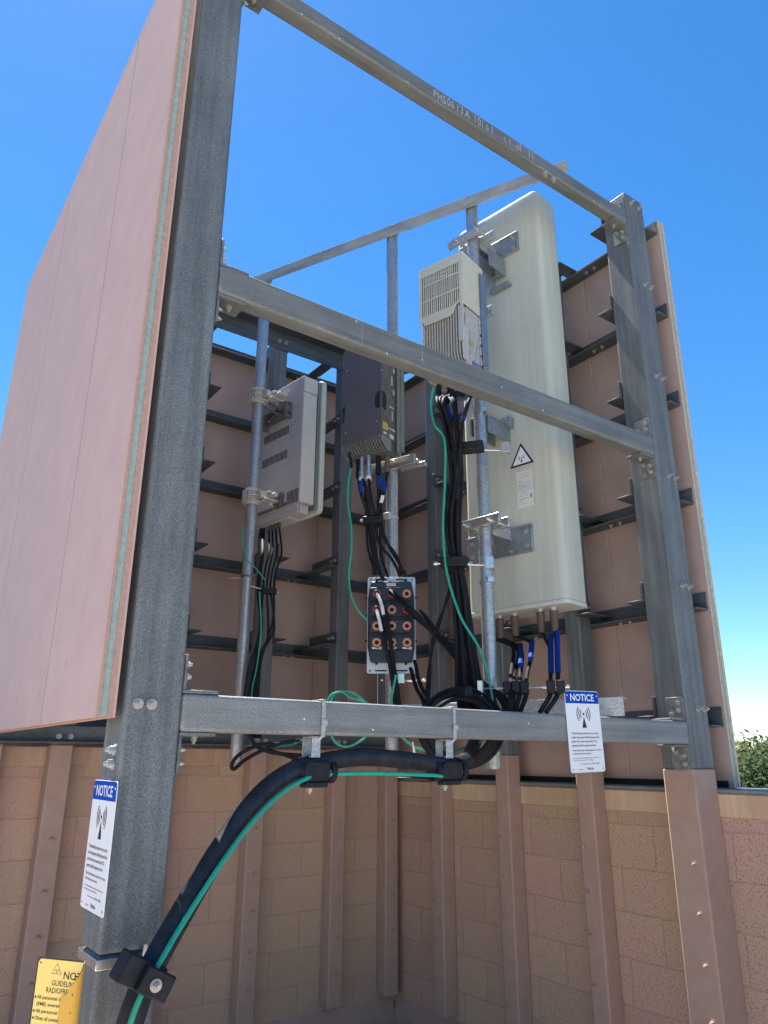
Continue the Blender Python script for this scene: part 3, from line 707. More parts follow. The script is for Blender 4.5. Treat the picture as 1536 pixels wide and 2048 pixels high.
for z, ex in ((-.035, .16), (.55, .12)):
    m = MB()
    m.ring((0.0, .25, z-.012), (0, 0, 1), .0335, .052, .012); m.ring((0.0, .25, z+.006), (0, 0, 1), .0335, .050, .010)
    m.box(-.10, ex+.02, .195, .214, z-.034, z+.02); m.box(.045, ex+.04, .262, .290, z-.03, z-.005)
    for k in range(3): m.box(.055+k*.04, .080+k*.04, .255, .296, z-.012, z+.014)
    m.cyl((.055, .18, z), (.055, .31, z), .006, 8); m.cyl((-.055, .18, z), (-.055, .31, z), .006, 8)
    m.build('pipe_clamp', 'zinc', Dk, bevel=.003)
Mx = Matrix.Translation(loc) @ Matrix.Rotation(rz, 4, 'Z')
DRC = []
for i, (x, y, k) in enumerate(((x0+.062, .07, 'black'), (x0+.095, .055, 'zinc'), (x0+.135, .06, 'zinc'), (x0+.175, .09, 'black'), (x0+.225, .10, 'brownb'))):
    m = MB(); L_ = .115 if k == 'zinc' else .10
    m.cyl((x, y, -.03), (x, y, -.03-L_*.7), .0115 if k == 'zinc' else .014, 14); m.cyl((x, y, -.03-L_*.7), (x, y, -.03-L_), .015, 14)
    c = m.build('connector', k, Dk)
    if k == 'zinc': MB().cyl((x, y, -.03-L_), (x, y, -.03-L_-.018), .016, 14).build('white_collar', 'white', c)
    DRC.append(Mx @ Vector((x, y, -.03-L_)))

# ================================================================== FLAT GREY RADIO / antenna (left mast)
loc, rz = frame((1.80, 3.84), -8, .14, 1.40)
C = empty('active_antenna', loc, rz, 'flat grey active antenna unit with pale radome rim clamped to the left pipe mast', 'antenna')
x0, x1, zh = -.24, .272, .825
m = MB(); m.box(x0, x1, 0, .105, .02, zh-.095); bk = m.build('body', 'grey', C, bevel=.003)
m = MB(); m.box(x1+.0005, x1+.003, .004, .103, .022, zh-.097); m.build('side_plate', 'lgrey', C, bevel=.001)
m = MB(); m.box(x0-.002, x1+.004, -.002, .108, zh-.094, zh+.01); m.build('top_cover', 'grey', C, bevel=.003)
m = MB(); m.box(x1+.0045, x1+.007, .006, .10, zh-.088, zh+.004); m.build('side_plate', 'lgrey', C, bevel=.001)
m = MB(); m.box(x0, x1+.006, .1085, .130, .0, zh+.005); m.build('gasket', 'slate', C, bevel=.002)
m = MB(); n = 6; pr = []
for (cx, cz, a0) in ((x1-.012, -.02+.03, -90), (x1-.012, zh-.01, 0), (x0+.02, zh-.01, 90), (x0+.02, .01, 180)):
    for k in range(n+1):
        a = R(a0+90*k/n); pr.append((cx+.035*math.cos(a), cz+.035*math.sin(a)))
m.prism(pr, .1305, .165, 'y'); m.build('radome', 'rim', C, bevel=.008, seg=3, ang=50)
for (zc, xa, xb) in ((.52, -.115, .135), (.36, -.120, .128)):
    m = MB(); n = 20
    for i in range(n):
        x = xa+(xb-xa)*i/(n-1); m.box(x-.0032, x+.0032, -.0010, .0002, zc-.028, zc+.028)
    m.build('vent_slots', 'hole', C, smooth=False)
m = MB()
for i in range(9): m.box(.155+i*.0125, .161+i*.0125, -.0010, .0002, .022, .105)
for i in range(26): m.box(x0+.02+i*.0145, x0+.028+i*.0145, -.0010, .0002, .0205, .045)
m.build('vent_slots', 'hole', C, smooth=False)
m = MB(); m.box(x0+.03, x1-.03, .012, .095, -.035, .0195); m.box(x0+.02, x1-.12, .02, .08, -.05, -.0355); m.build('connector_tray', 'grey', C, bevel=.003)
m = MB(); m.tube([(x1-.075, .03, .02), (x1-.07, .03, -.035), (x1-.02, .03, -.03), (x1-.018, .03, .02)], .006, 8, 5); m.build('handle', 'light', C)
m = MB()
for (x, z) in ((.2, .55), (.18, .2), (.05, .16), (-.1, .15), (.22, .64), (0, .6), (.1, .78)): m.cyl((x, 0, z), (x, -.003, z), .004, 8)
m.build('cover_screw', 'dside', C)
m = MB(); m.tube([(.20, .07, zh+.01), (.20, .05, zh+.03), (.20, .07, zh+.05), (.20, .09, zh+.03), (.20, .07, zh+.01)], .005, 8, 5); m.build('lifting_eye', 'zinc', C)
for zc in (.735, .075):                            # ribbed half-ring pipe clamps with hinge arms
    m = MB(); cy = -.14
    for dz in (-.032, 0, .032): m.ring((0, cy, zc+dz-.004), (0, 0, 1), .036, .062, .007)
    for k in range(11):
        a = R(105+20*k); m.cyl((.058*math.cos(a), cy+.058*math.sin(a), zc-.032), (.058*math.cos(a), cy+.058*math.sin(a), zc+.036), .0035, 6)
    m.ring((0, cy, zc-.05), (0, 0, 1), .0352, .045, .1)
    m.build('pipe_clamp', 'cast', C)
    m = MB(); m.box(.030, .10, cy-.01, cy+.02, zc-.02, zc+.02); m.box(.05, .11, -.115, -.01, zc-.028, zc-.018); m.box(.05, .11, -.10, -.01, zc+.018, zc+.028)
    m.cyl((.02, -.075, zc), (.15, -.075, zc), .014, 14); m.cyl((.05, -.04, zc-.04), (.05, -.04, zc+.045), .012, 12)
    m.build('hinge_arm', 'cast', C, bevel=.003)
m = MB(); m.box(-.08, .165, -.035, -.001, .60, .625); m.box(-.08, .165, -.035, -.006, .665, .68); m.box(.14, .165, -.05, -.001, .585, .69); m.box(-.10, -.075, -.05, -.001, .575, .68)
for (p, q) in (((.0, -.1, .72), (.14, -.03, .64)), ((-.02, -.12, .70), (.10, -.03, .61))): m.cyl(p, q, .007, 8)
m.build('tilt_bracket', 'dside', C, bevel=.002)
m = MB(); m.cyl((.04, -.036, .645), (.075, -.036, .648), .006, 8); m.cyl((.09, -.036, .655), (.09, -.044, .655), .010, 10); m.cyl((-.02, -.036, .612), (-.02, -.044, .612), .008, 10); m.build('bracket_bolt', 'zinc', C)
m = MB(); m.box(.11, .125, -.03, -.001, .02, .105); m.box(.05, .12, -.03, -.001, .04, .055); m.build('lower_bracket', 'dside', C, bevel=.002)
Mx = Matrix.Translation(loc) @ Matrix.Rotation(rz, 4, 'Z')
ARC = []
for i, x in enumerate((-.135, -.065, -.03, .005, .04)):
    m = MB(); m.cyl((x, .035, -.05), (x, .035, -.085 if i else -.11), .010 if i else .018, 12); m.build('connector', 'black' if i == 0 else 'brownb', C)
    ARC.append(Mx @ Vector((x, .035, -.08)))

# ================================================================== BLACK JUNCTION BOX (middle mast, low)
loc, rz = frame((2.196, 2.98), -52, -.10, .39)
J = empty('junction_box', loc, rz, 'black distribution box with twelve round ports on a silver backing plate', 'junction box')
x0, x1, zh = -.118, .118, .47
def rrect(x0, x1, z0, z1, r, n=5):
    o = []
    for (cx, cz, a0) in ((x1-r, z0+r, -90), (x1-r, z1-r, 0), (x0+r, z1-r, 90), (x0+r, z0+r, 180)):
        for k in range(n+1):
            a = R(a0+90*k/n); o.append((cx+r*math.cos(a), cz+r*math.sin(a)))
    return o
m = MB(); m.prism(rrect(x0, x1, 0, zh, .012), .0, .004, 'y'); m.box(x0+.002, x0+.006, .004, .03, .03, zh-.03); m.box(x1-.006, x1-.002, .004, .03, .03, zh-.03); pl = m.build('backing_plate', 'pgrey', J, bevel=.0008, seg=1)
m = MB()
for z in (.013, zh-.013):
    for (a, b_) in ((x0+.04, x0+.095), (x1-.095, x1-.04)): m.box(a, b_, -.0008, .0003, z-.0035, z+.0035)
    for x in (x0+.016, x1-.016): m.cyl((x, -.0008, z), (x, .0003, z), .0045, 12)
m.build('slot', 'hole', pl, smooth=False)
m = MB(); m.cyl((0, -.001, zh-.012), (0, -.006, zh-.012), .006, 10); m.build('plate_screw', 'zinc', pl)
zb, zt = .048, .438
m = MB(); m.prism([(-.098, zb), (.098, zb), (.112, zb+.07), (.112, zt-.08), (.098, zt), (-.098, zt), (-.112, zt-.08), (-.112, zb+.07)], -.045, -.001, 'y'); m.build('cover', 'box', J, bevel=.006, seg=2)
JC = {}
for r_ in range(4):
    zc = .372-r_*.078
    m = MB(); m.box(-.103, .103, -.056, -.0455, zc-.034, zc+.034); rw = m.build('port_row', 'box', J, bevel=.004)
    m = MB()
    for xa in (-.085, .0, .055): m.box(xa-.02, xa+.03, -.0595, -.0565, zc-.034, zc-.031)
    m.build('ridge', 'black', rw, bevel=.001)
    for c_ in range(3):
        x = -.068+c_*.072
        used = (r_, c_) in ((0, 0), (0, 1), (1, 0), (1, 2))
        m = MB(); m.ring((x, -.0565, zc), (0, -1, 0), .0105, .0205, .010 if not used else .016, 24)
        for k in range(10):
            a = 2*math.pi*k/10; m.cyl((x+.0205*math.cos(a), -.057, zc+.0205*math.sin(a)), (x+.0205*math.cos(a), -.064, zc+.0205*math.sin(a)), .0022, 6)
        o = m.build('port_plug', 'red' if used else 'copper', J)
        m = MB(); m.ring((x, -.0562, zc), (0, -1, 0), .0205, .0245, .005, 24); m.build('port_collar', 'black', o)
        m = MB(); m.cyl((x, -.0562, zc), (x, -.059 if not used else -.075, zc), .0105, 16); m.build('port_core', 'hole' if not used else 'black', o)
        JC[(r_, c_)] = (x, -.07, zc)
m = MB(); m.box(-.022, .022, -.0462, -.0452, zt-.024, zt-.010); jl = m.build('paper_label', 'lbl', J, smooth=False)
m = MB(); put_text(m, 'POWER', -.015, .015, zt-.0195, .005, lambda x, z: (x, -.0468, z)); m.build('label_print', 'ink', jl, smooth=False)
for x in (-.068, .004, .076):
    m = MB(); m.box(x-.022, x+.022, -.0570, -.0562, .105, .118); l_ = m.build('paper_label', 'lbl', J, smooth=False)
    m = MB(); put_text(m, 'PWR 10' if x < 0 else ('PWR 11' if x < .05 else 'PWR 12'), x-.002, x+.02, .109, .006, lambda x_, z: (x_, -.0575, z)); m.build('label_print', 'red' if x > .05 else 'ink', l_, smooth=False)
m = MB(); m.box(-.095, -.065, -.0462, -.0452, zt-.036, zt-.030); m.box(-.05, -.04, -.0462, -.0452, zt-.035, zt-.032); m.box(-.016, .004, -.0462, -.0452, zt-.037, zt-.033); m.build('cover_mark', 'lbl', J, smooth=False)
m = MB()
for x, z in ((-.116, .36), (-.116, .27), (-.116, .15), (.116, .36), (.116, .27), (.116, .15)): m.cyl((x, -.03, z), (x*1.07, -.03, z), .005, 8)
for x in (-.07, .07):
    for z in (zb-.004, zt+.004): m.cyl((x, -.03, z-.006), (x, -.03, z+.006), .006, 8)
m.build('cover_latch', 'black', J)
m = MB(); m.box(.03, .062, -.01, .04, -.045, -.001); m.cyl((-.1+.05, .0, -.03), (-.04, .0, -.03), .006, 8); m.cyl((.062, .02, -.03), (.15, .02, -.03), .004, 8); m.cyl((.075, .02, -.03), (.10, .02, -.03), .008, 8); m.cyl((.15, .02, -.03), (.165, .02, -.03), .008, 8)
m.build('standoff_clamp', 'zinc', J, bevel=.001)
m = MB(); m.box(-.05, .05, .0045, .068, .03, .07); m.box(-.05, .05, .0045, .068, .40, .44); m.build('pipe_bracket', 'galv', J, bevel=.002)
JM = Matrix.Translation(loc) @ Matrix.Rotation(rz, 4, 'Z')
JW = {k: JM @ Vector(v) for k, v in JC.items()}

# ================================================================== CABLES
def cable(pts, r, m, label, cat='cable', group=None, name=None, n=10, tape=None, ring=None):
    mb = MB(); mb.tube(pts, r, n, 7)
    o = mb.build(name or 'cable', m); tag(o, label, cat, group)
    if tape:
        for (a, b_) in tape:
            t_ = MB(); t_.tube([Vector(p) for p in (a, b_)], r+.0018, n, 1, smooth=False); t_.build('tape_wrap', 'blue', o)
    return o
def pr(l, h): return [rho(x, y, h) for x, y in l]
cr_ = random.Random(11)
# A: under the flat unit on the left mast
gA = 'thin black cables under the flat grey unit'
endA = [(517, 1180), (526, 1180), (534, 1182), (541, 1180), (548, 1178)]
midA = [(522, 1250), (520, 1262), (536, 1270), (548, 1255), (546, 1240)]
lowA = [(503, 1345), (508, 1345), (512, 1350), (516, 1352), (519, 1350)]
for i in range(5):
    s = ARC[i]; k = (525, 538, 545, 553, 563)[i]
    pts = [s, rho(k, 1105, 4.20), rho(endA[i][0]+3, 1145, 4.20), rho(*endA[i], 4.18), rho(*midA[i], 4.17), rho(lowA[i][0]+6, 1310, 4.17), rho(*lowA[i], 4.16), rho(lowA[i][0]-3, 1430, 4.12), rho(lowA[i][0]+2, 1475, 4.05)]
    cable(pts, .011 if i == 0 else .0062, 'cable', 'thick black cable leftmost under the flat grey unit' if i == 0 else 'thin black cable hanging from the flat grey unit', group=gA if i else None)
o = cable([rho(507, 1310, 4.14), rho(497, 1360, 4.13), rho(490, 1410, 4.12)], .017, 'black', 'thick black cable sleeve above the bottom beam beside the left mast', cat='cable sleeve', name='cable_sleeve')
gc = empty('cable_clamp', rho(537, 1183, 4.17), 0, 'small black snap clamp holding the thin cables by the left mast', 'clamp')
MB().box(-.045, .045, -.02, .02, -.015, .022).build('block', 'black', gc, bevel=.005)
m = MB(); m.cyl((-.11, 0, .015), (-.045, 0, .008), .004, 8); m.cyl((.045, 0, 0), (.06, 0, 0), .007, 8); m.build('rod', 'zinc', gc)
hc = empty('hose_clamp', (1.80, 3.84, .985), R(-60), 'steel band clamp on the left mast with its loose tail', 'clamp')
m = MB(); m.ring((0, 0, 0), (0, 0, 1), .0345, .038, .014); m.box(.035, .065, -.012, .012, -.004, .02); m.build('band', 'dside', hc, bevel=.001)
m = MB(); m.tube([(-.036, -.01, .008), (-.07, -.02, .003), (-.12, -.02, .012)], .005, 6, 4); m.build('tail', 'tan', hc)
cable(pr([(483, 1060), (487, 1090), (495, 1120), (510, 1135), (530, 1160)], 4.15), .004, 'green', 'thin green wire behind the left mast', cat='wire', name='ground_wire')
cable([rho(519, 1183, 4.15), rho(522, 1260, 4.16), rho(514, 1330, 4.15), rho(504, 1380, 4.14), rho(500, 1440, 4.1)], .0045, 'green', 'green wire running down among the thin cables by the left mast', cat='wire', name='ground_wire')

# B: under the dark radio
gB = 'black cables hanging from the dark grey radio'
knot = [(737, 1035), (742, 1040), (750, 1036), (757, 1040), (748, 1044)]
starts = [DRC[0], DRC[1], DRC[2], DRC[3], DRC[4]]
m1 = [(722, 985), (733, 980), (741, 985), (757, 975), (768, 985)]
ends = [[(744, 1085), (750, 1150)], [(748, 1080), (757, 1140), (768, 1160)], [(758, 1085), (785, 1120), (800, 1152)], [(770, 1080), (792, 1110), (805, 1150)], [(745, 1090), (748, 1150)]]
for i in range(5):
    pts = [starts[i], rho(starts[i] and m1[i][0], m1[i][1], 3.52), rho(*knot[i], 3.58)] + [rho(x, y, 3.58) for x, y in ends[i]]
    o = cable(pts, .009 if i < 2 else .0075, 'cable', 'black cable hanging from the dark grey radio', group=gB)
    if i in (0, 3, 4):
        a = rho(m1[i][0], m1[i][1]-22, 3.515); b_ = rho(m1[i][0], m1[i][1], 3.52)
        q = MB(); q.tube([a, b_], .0115, 10, 1, smooth=False); q.build('tape_wrap', 'blue', o)
for i, (a, b_) in enumerate((((733, 1050), (752, 1150)), ((738, 1060), (765, 1155)), ((764, 1050), (812, 1150)), ((760, 1060), (776, 1155)))):
    cable([rho(a[0]-3, a[1]-70, 3.60), rho(*a, 3.60), rho((a[0]+b_[0])/2-6, (a[1]+b_[1])/2, 3.62), rho(*b_, 3.62)], .006, 'cable', 'thinner black cable in the bundle beneath the dark grey radio', group='thinner cables beneath the dark radio')
tg = MB(); tg.box(-.009, .009, -.003, .003, -.02, .02); o = tg.build('cable_tag', 'white', loc=rho(764, 998, 3.50), bevel=.002); o.rotation_euler = (0, R(15), R(-55)); tag(o, 'white tag on the cable beneath the dark grey radio', 'tag')
ct = empty('cable_clamp', rho(744, 1040, 3.57), R(-50), 'black clamp gathering the cables beneath the dark grey radio', 'clamp')
MB().box(-.045, .055, -.02, .02, -.018, .018).build('block', 'black', ct, bevel=.006)
m = MB(); m.cyl((-.06, 0, 0), (-.045, 0, 0), .009, 8); m.build('rod', 'zinc', ct)
h2 = empty('hose_clamp', (2.196, 2.98, 1.19), R(200), 'pale buckle and steel band on the middle mast above the black box', 'clamp')
m = MB(); m.ring((0, 0, 0), (0, 0, 1), .033, .0355, .014); m.build('band', 'zinc', h2)
MB().box(.033, .055, -.018, .018, -.01, .026).build('buckle', 'cast', h2, bevel=.003)
cable(pr([(703, 925), (697, 970), (696, 1010), (702, 1050), (703, 1100), (698, 1150), (702, 1190), (716, 1220), (736, 1243)], 3.50), .0052, 'green', 'green ground wire hanging from the dark radio to the side of the black box', cat='wire', name='ground_wire')
cable(pr([(703, 935), (702, 922), (698, 905)], 3.49), .007, 'cable', 'short black lug of the green wire at the dark radio', cat='cable')

# from the box
gJ = 'black cables plugged into the black box'
def jp(k, d): v = JM @ (Vector(JC[k]) + Vector((0, -d, 0))); return v
for k, path, sl_ in (((0, 0), [(768, 1215), (776, 1250), (783, 1300), (790, 1350), (797, 1400), (800, 1460)], 1), ((1, 0), [(764, 1248), (770, 1285), (778, 1320), (786, 1370), (790, 1410), (792, 1460)], 1)):
    s0 = jp(k, 0); s1 = jp(k, .03)
    cable([s0, s1] + [rho(x, y, 3.50-.02*i*(i < 2)) for i, (x, y) in enumerate(path)], .010, 'cable', 'black power cable with white sleeve dropping from the left ports of the black box', group=gJ)
    o = cable([s1, rho(path[0][0]-5, path[0][1]-6, 3.475), rho(path[0][0]-1, path[0][1]+14, 3.47)], .0085, 'white', 'white cable sleeve at the left ports of the black box', cat='cable sleeve', group='white sleeves at the black box', name='cable_sleeve')
for k, path in (((0, 1), [(815, 1213), (850, 1245), (893, 1285), (930, 1330), (975, 1375), (1005, 1402), (1010, 1440)]), ((1, 2), [(835, 1236), (865, 1262), (900, 1300), (945, 1355), (985, 1395), (992, 1440)])):
    cable([jp(k, 0), jp(k, .03)] + [rho(x, y, 3.38) for x, y in path], .013, 'cable', 'thick black cable slanting down to the right from the black box', group='thick cables slanting from the black box to the right mast')
for i in range(3):
    d = i*5
    cable([rho(800+d, 1185, 3.60), rho(840+d, 1220+d, 3.40), rho(900+d, 1300+d, 3.32), rho(950+d, 1360, 3.25), rho(1000+d*1.5, 1400, 3.22), rho(1015+d, 1450, 3.22)][1:], .007, 'cable', 'thin black cable slanting in front of the right mast', group='thin cables slanting before the right mast')

# C: bundle under the light radio
gC = 'black cables in the bundle left of the right mast'
for i in range(9):
    dx = (i-4)*3.6+cr_.uniform(-1.5, 1.5); dh = (i % 3)*.022
    s = LRC[i % 6]
    pts = [s, rho(893+dx*1.3, 800, 3.12+dh), rho(903+dx+cr_.uniform(-4, 4), 860, 3.12+dh), rho(912+dx*.8+cr_.uniform(-3, 3), 950, 3.14+dh),
           rho(906+dx+cr_.uniform(-4, 4), 1040, 3.14+dh), rho(913+dx*.7, 1125, 3.15+dh), rho(922+dx, 1200, 3.16+dh), rho(930+dx*1.2+cr_.uniform(-3, 3), 1290, 3.16+dh), rho(938+dx*1.7, 1370, 3.16+dh), rho(944+dx*1.5, 1440, 3.15+dh)]
    o = cable(pts, .0095 if i % 2 else .0075, 'cable', 'black cable in the bundle running down beside the right mast', group=gC)
    if i % 3 == 1:
        q = MB(); q.tube([rho(893+dx*1.3+2, 812, 3.12+dh), rho(903+dx-1, 842, 3.12+dh)], .0115, 10, 1, smooth=False); q.build('tape_wrap', 'blue', o)
o = cable([LRC[5]]+pr([(938, 800), (926, 840), (922, 880), (918, 930), (914, 1000)], 3.06), .0085, 'cable', 'black cable with a blue taped stretch swinging left from under the light grey radio', cat='cable')
q = MB(); q.tube(pr([(938, 800), (926, 840)], 3.06), .0103, 10, 1, smooth=False); q.build('tape_wrap', 'blue', o)
cable(pr([(868, 775), (862, 810), (869, 850), (889, 880), (890, 960), (886, 1040), (888, 1100), (897, 1160), (922, 1235), (955, 1290), (975, 1345), (985, 1400), (988, 1440)], 3.10), .0055, 'green', 'long green ground wire running down beside the cable bundle and across the right mast', cat='wire', name='ground_wire')
for (px, py, h, lb, xr) in ((880, 1125, 3.12, 'black cable clamp with steel rod fixed to the right mast under the lower antenna bracket', .16), (915, 895, 3.12, 'black cable clamp on a steel rod high on the right mast', .13)):
    p = rho(px+28, py, h); t = empty('cable_clamp', p, R(-52), lb, 'clamp')
    MB().box(-.055, .055, -.03, .03, -.022, .022).build('block', 'black', t, bevel=.006)
    m = MB(); m.cyl((-.075, 0, 0), (.15, 0.06, -.008), .0045, 8); m.cyl((-.088, 0, 0), (-.072, 0, 0), .010, 8); m.box(.13, .165, .03, .085, -.025, .025); m.build('rod', 'zinc', t, bevel=.001)
for z in (.80, 1.50+.18):
    t = empty('hose_clamp', (2.415, 2.52, z), R(250), 'steel band round the right mast, %s' % ('level with the lower cable clamp' if z < 1 else 'level with the upper cable clamp'), 'clamp')
    m = MB(); m.ring((0, 0, 0), (0, 0, 1), .033, .0355, .014); m.box(.033, .05, -.016, .016, -.004, .018); m.build('band', 'zinc', t)
# coil
gK = 'turns of the black cable coil behind the bottom beam'
for i in range(7):
    rx = 62+i*3.6; ry = 60+i*3.2; cx, cy = 922+cr_.uniform(-3, 3), 1455+cr_.uniform(-3, 3)
    pts = [rho(cx+rx*math.cos(R(a)), cy-ry*math.sin(R(a)), 2.95+.02*i+.035*math.sin(R(a*2))) for a in range(0, 361, 24)]
    cable(pts, .0075 if i % 2 else .009, 'cable', 'turn of the black cable coil behind the bottom beam', group=gK, name='cable')
tc_ = MB(); tc_.box(-.02, .02, -.06, .06, -.02, .02); o = tc_.build('cable_tie', 'black', loc=rho(918, 1385, 3.0), bevel=.006); tag(o, 'black wrap tying the top of the cable coil', 'cable tie')
for i, l in enumerate(([(906, 1170), (890, 1212), (872, 1256), (862, 1300), (860, 1350), (858, 1395), (856, 1440)], [(912, 1130), (896, 1190), (880, 1245), (866, 1290), (856, 1350), (850, 1420)], [(812, 1290), (830, 1325), (836, 1355), (848, 1385), (856, 1400), (864, 1440)], [(806, 1300), (822, 1340), (832, 1375), (846, 1402), (850, 1440)])):
    cable([rho(x, y, (3.17 if i < 2 else 3.74)+((3.3-(3.17 if i < 2 else 3.74))*min(1, k/3))) for k, (x, y) in enumerate(l)], .009 if i > 1 else .006, 'cable', 'black cable looping between the black box and the coil', group='cables between black box and coil')
# left loops below beam
for i, l in enumerate(([(495, 1465), (512, 1492), (545, 1505), (590, 1510), (640, 1512)], [(600, 1480), (560, 1487), (520, 1503), (490, 1520), (468, 1538), (464, 1528), (480, 1508), (520, 1490), (560, 1488)], [(520, 1497), (560, 1507), (600, 1520), (640, 1530), (680, 1530), (700, 1515)])):
    cable(pr(l, 3.75), .009, 'cable', ('black cable sagging below the bottom beam beside the left mast', 'black cable bent in a tight loop at the foot of the left mast', 'thin black cable drooping behind the thick cable')[i])
cable(pr([(498, 1465), (503, 1480), (507, 1493), (580, 1490), (610, 1476)], 3.8), .0045, 'green', 'green wire along the black loop at the foot of the left mast', cat='wire', name='ground_wire')
cable(pr([(655, 1400), (665, 1388), (685, 1384), (700, 1395), (728, 1405), (745, 1430), (735, 1470), (700, 1492), (675, 1488), (662, 1470)], 3.3), .0048, 'green', 'green wire curled over and under the bottom beam right of the first clamp', cat='wire', name='ground_wire')
cable(pr([(660, 1405), (672, 1386), (695, 1383), (715, 1392), (740, 1412)], 3.35), .0048, 'green', 'second green wire arching just above the bottom beam', cat='wire', name='ground_wire')
cable(pr([(792, 1350), (786, 1380), (782, 1410), (785, 1450), (810, 1480), (840, 1498), (890, 1506), (912, 1502), (930, 1495), (962, 1482), (968, 1460)], 3.1), .005, 'green', 'green wire from the black box sagging under the beam to the coil', cat='wire', name='ground_wire')
wc = MB(); wc.cyl((0, 0, -.03), (0, 0, .03), .008, 10, r2=.003)
o = wc.build('wire_nut', 'white', loc=rho(828, 1500, 3.1)); o.rotation_euler = (0, R(-12), 0); tag(o, 'small white cable end poking up below the bottom beam', 'cable end')

# D: under the big antenna
gD = 'blue taped cables under the big antenna'
tgt = [(1116, 1375), (1101, 1375), (1053, 1375), (1040, 1373), (1028, 1372), (1022, 1370)]
for i, s in enumerate(ANTW):
    x, y = tgt[i]; h = 3.02
    mx_ = [(1114, 1300), (1101, 1300), (1064, 1290), (1042, 1300), (1036, 1300), (1024, 1290)][i]
    e_ = [(1092, 1425), (1080, 1425), (1040, 1425), (1030, 1425), (1022, 1425), (1018, 1425)][i]
    hs = math.hypot(s.x, s.y)
    o = cable([s, rho(mx_[0], mx_[1], hs), rho(x, y-20, (hs+h)/2+.05), rho(x, y+12, h+.05), rho(*e_, h)], .0095, 'cable', 'black cable under the big pale antenna', group=gD)
    if i < 4:
        a = [(1114, 1262), (1101, 1270), (1064, 1284), (1041, 1290)][i]; b_ = [(1116, 1345), (1102, 1345), (1061, 1318), (1041, 1330)][i]
        q = MB(); q.tube([rho(a[0], a[1], hs-.001), rho(b_[0], b_[1], (hs*.6+(h+.05)*.4))], .0125, 12, 1, smooth=False); q.build('tape_wrap', 'blue', o)
        q = MB()
        for k in range(6):
            t_ = k/6+.08; p = rho(a[0], a[1], hs-.001).lerp(rho(b_[0], b_[1], (hs*.6+(h+.05)*.4)), t_); q.ring(p, (0, 0, 1), .0115, .0132, .0022, 14)
        q.build('tape_edge', 'ink', o)
t = empty('cable_clamp', rho(1075, 1375, 3.07), R(-52), 'black snap clamps on a long thin steel rod under the big antenna', 'clamp')
for x in (-.118, -.084, -.050, .052, .09): MB().box(x-.016, x+.016, -.022, .022, -.026, .026).build('block', 'black', t, bevel=.005)
m = MB(); m.cyl((-.22, 0, 0), (.125, 0, 0), .0028, 8)
for x in (-.155, -.035, .03, .115): m.cyl((x-.008, 0, 0), (x+.008, 0, 0), .007, 8)
m.box(-.235, -.215, -.02, .02, -.03, .03); m.build('rod', 'zinc', t)

# ================================================================== THICK TRUNK CABLE and its hangers
def lerpY(x, xs, ys): return float(np.interp(x, xs, ys))
tp = [(240, 2120), (262, 2040), (281, 1985), (310, 1922), (355, 1841), (402, 1760), (447, 1688), (493, 1622), (542, 1571), (590, 1540), (635, 1527), (680, 1518), (733, 1514), (809, 1520), (865, 1528), (895, 1530)]
ty = [1.88, 1.88, 1.885, 1.90, 1.92, 1.94, 1.96, 1.98, 2.0, 2.02, 2.03, 2.03, 2.03, 2.03, 2.03, 2.03]
pts = [atY(x, y, Y) for (x, y), Y in zip(tp, ty)]
pts += [atY(925, 1524, 2.10), atY(940, 1508, 2.22), atY(955, 1470, 2.40)]
trk = cable(pts, lambda t_: .030 - .003*min(1, t_*1.5), 'trunk', 'thick black trunk cable curving up from the left post to the bottom beam', n=20)
q = MB(); sc_ = atY(497, 1612, 1.98-.03)
for k in range(16):
    px, py = 500+cr_.uniform(-6, 6), 1600+k*2.4; p = atY(px, py, 1.945)
    q.add([tuple(p+Vector((cr_.uniform(-.004, .004), cr_.uniform(0, .002), cr_.uniform(-.004, .004)))) for _ in range(4)], [(0, 1, 2, 3)])
gp = [(255, 2110), (261, 2048), (285, 1985), (312, 1938), (337, 1895), (350, 1872), (395, 1800), (450, 1717), (506.6, 1641.7), (559.5, 1589), (612, 1557), (657.6, 1548.4), (752, 1546.5), (860, 1550), (885, 1552)]
gy = [1.835, 1.835, 1.84, 1.85, 1.86, 1.87, 1.89, 1.91, 1.935, 1.96, 1.99, 2.0, 2.0, 2.0, 2.0]
cable([atY(x, y, Y) for (x, y), Y in zip(gp, gy)], .0066, 'green', 'bright green ground wire following the thick trunk cable', cat='wire', name='ground_wire', n=12)
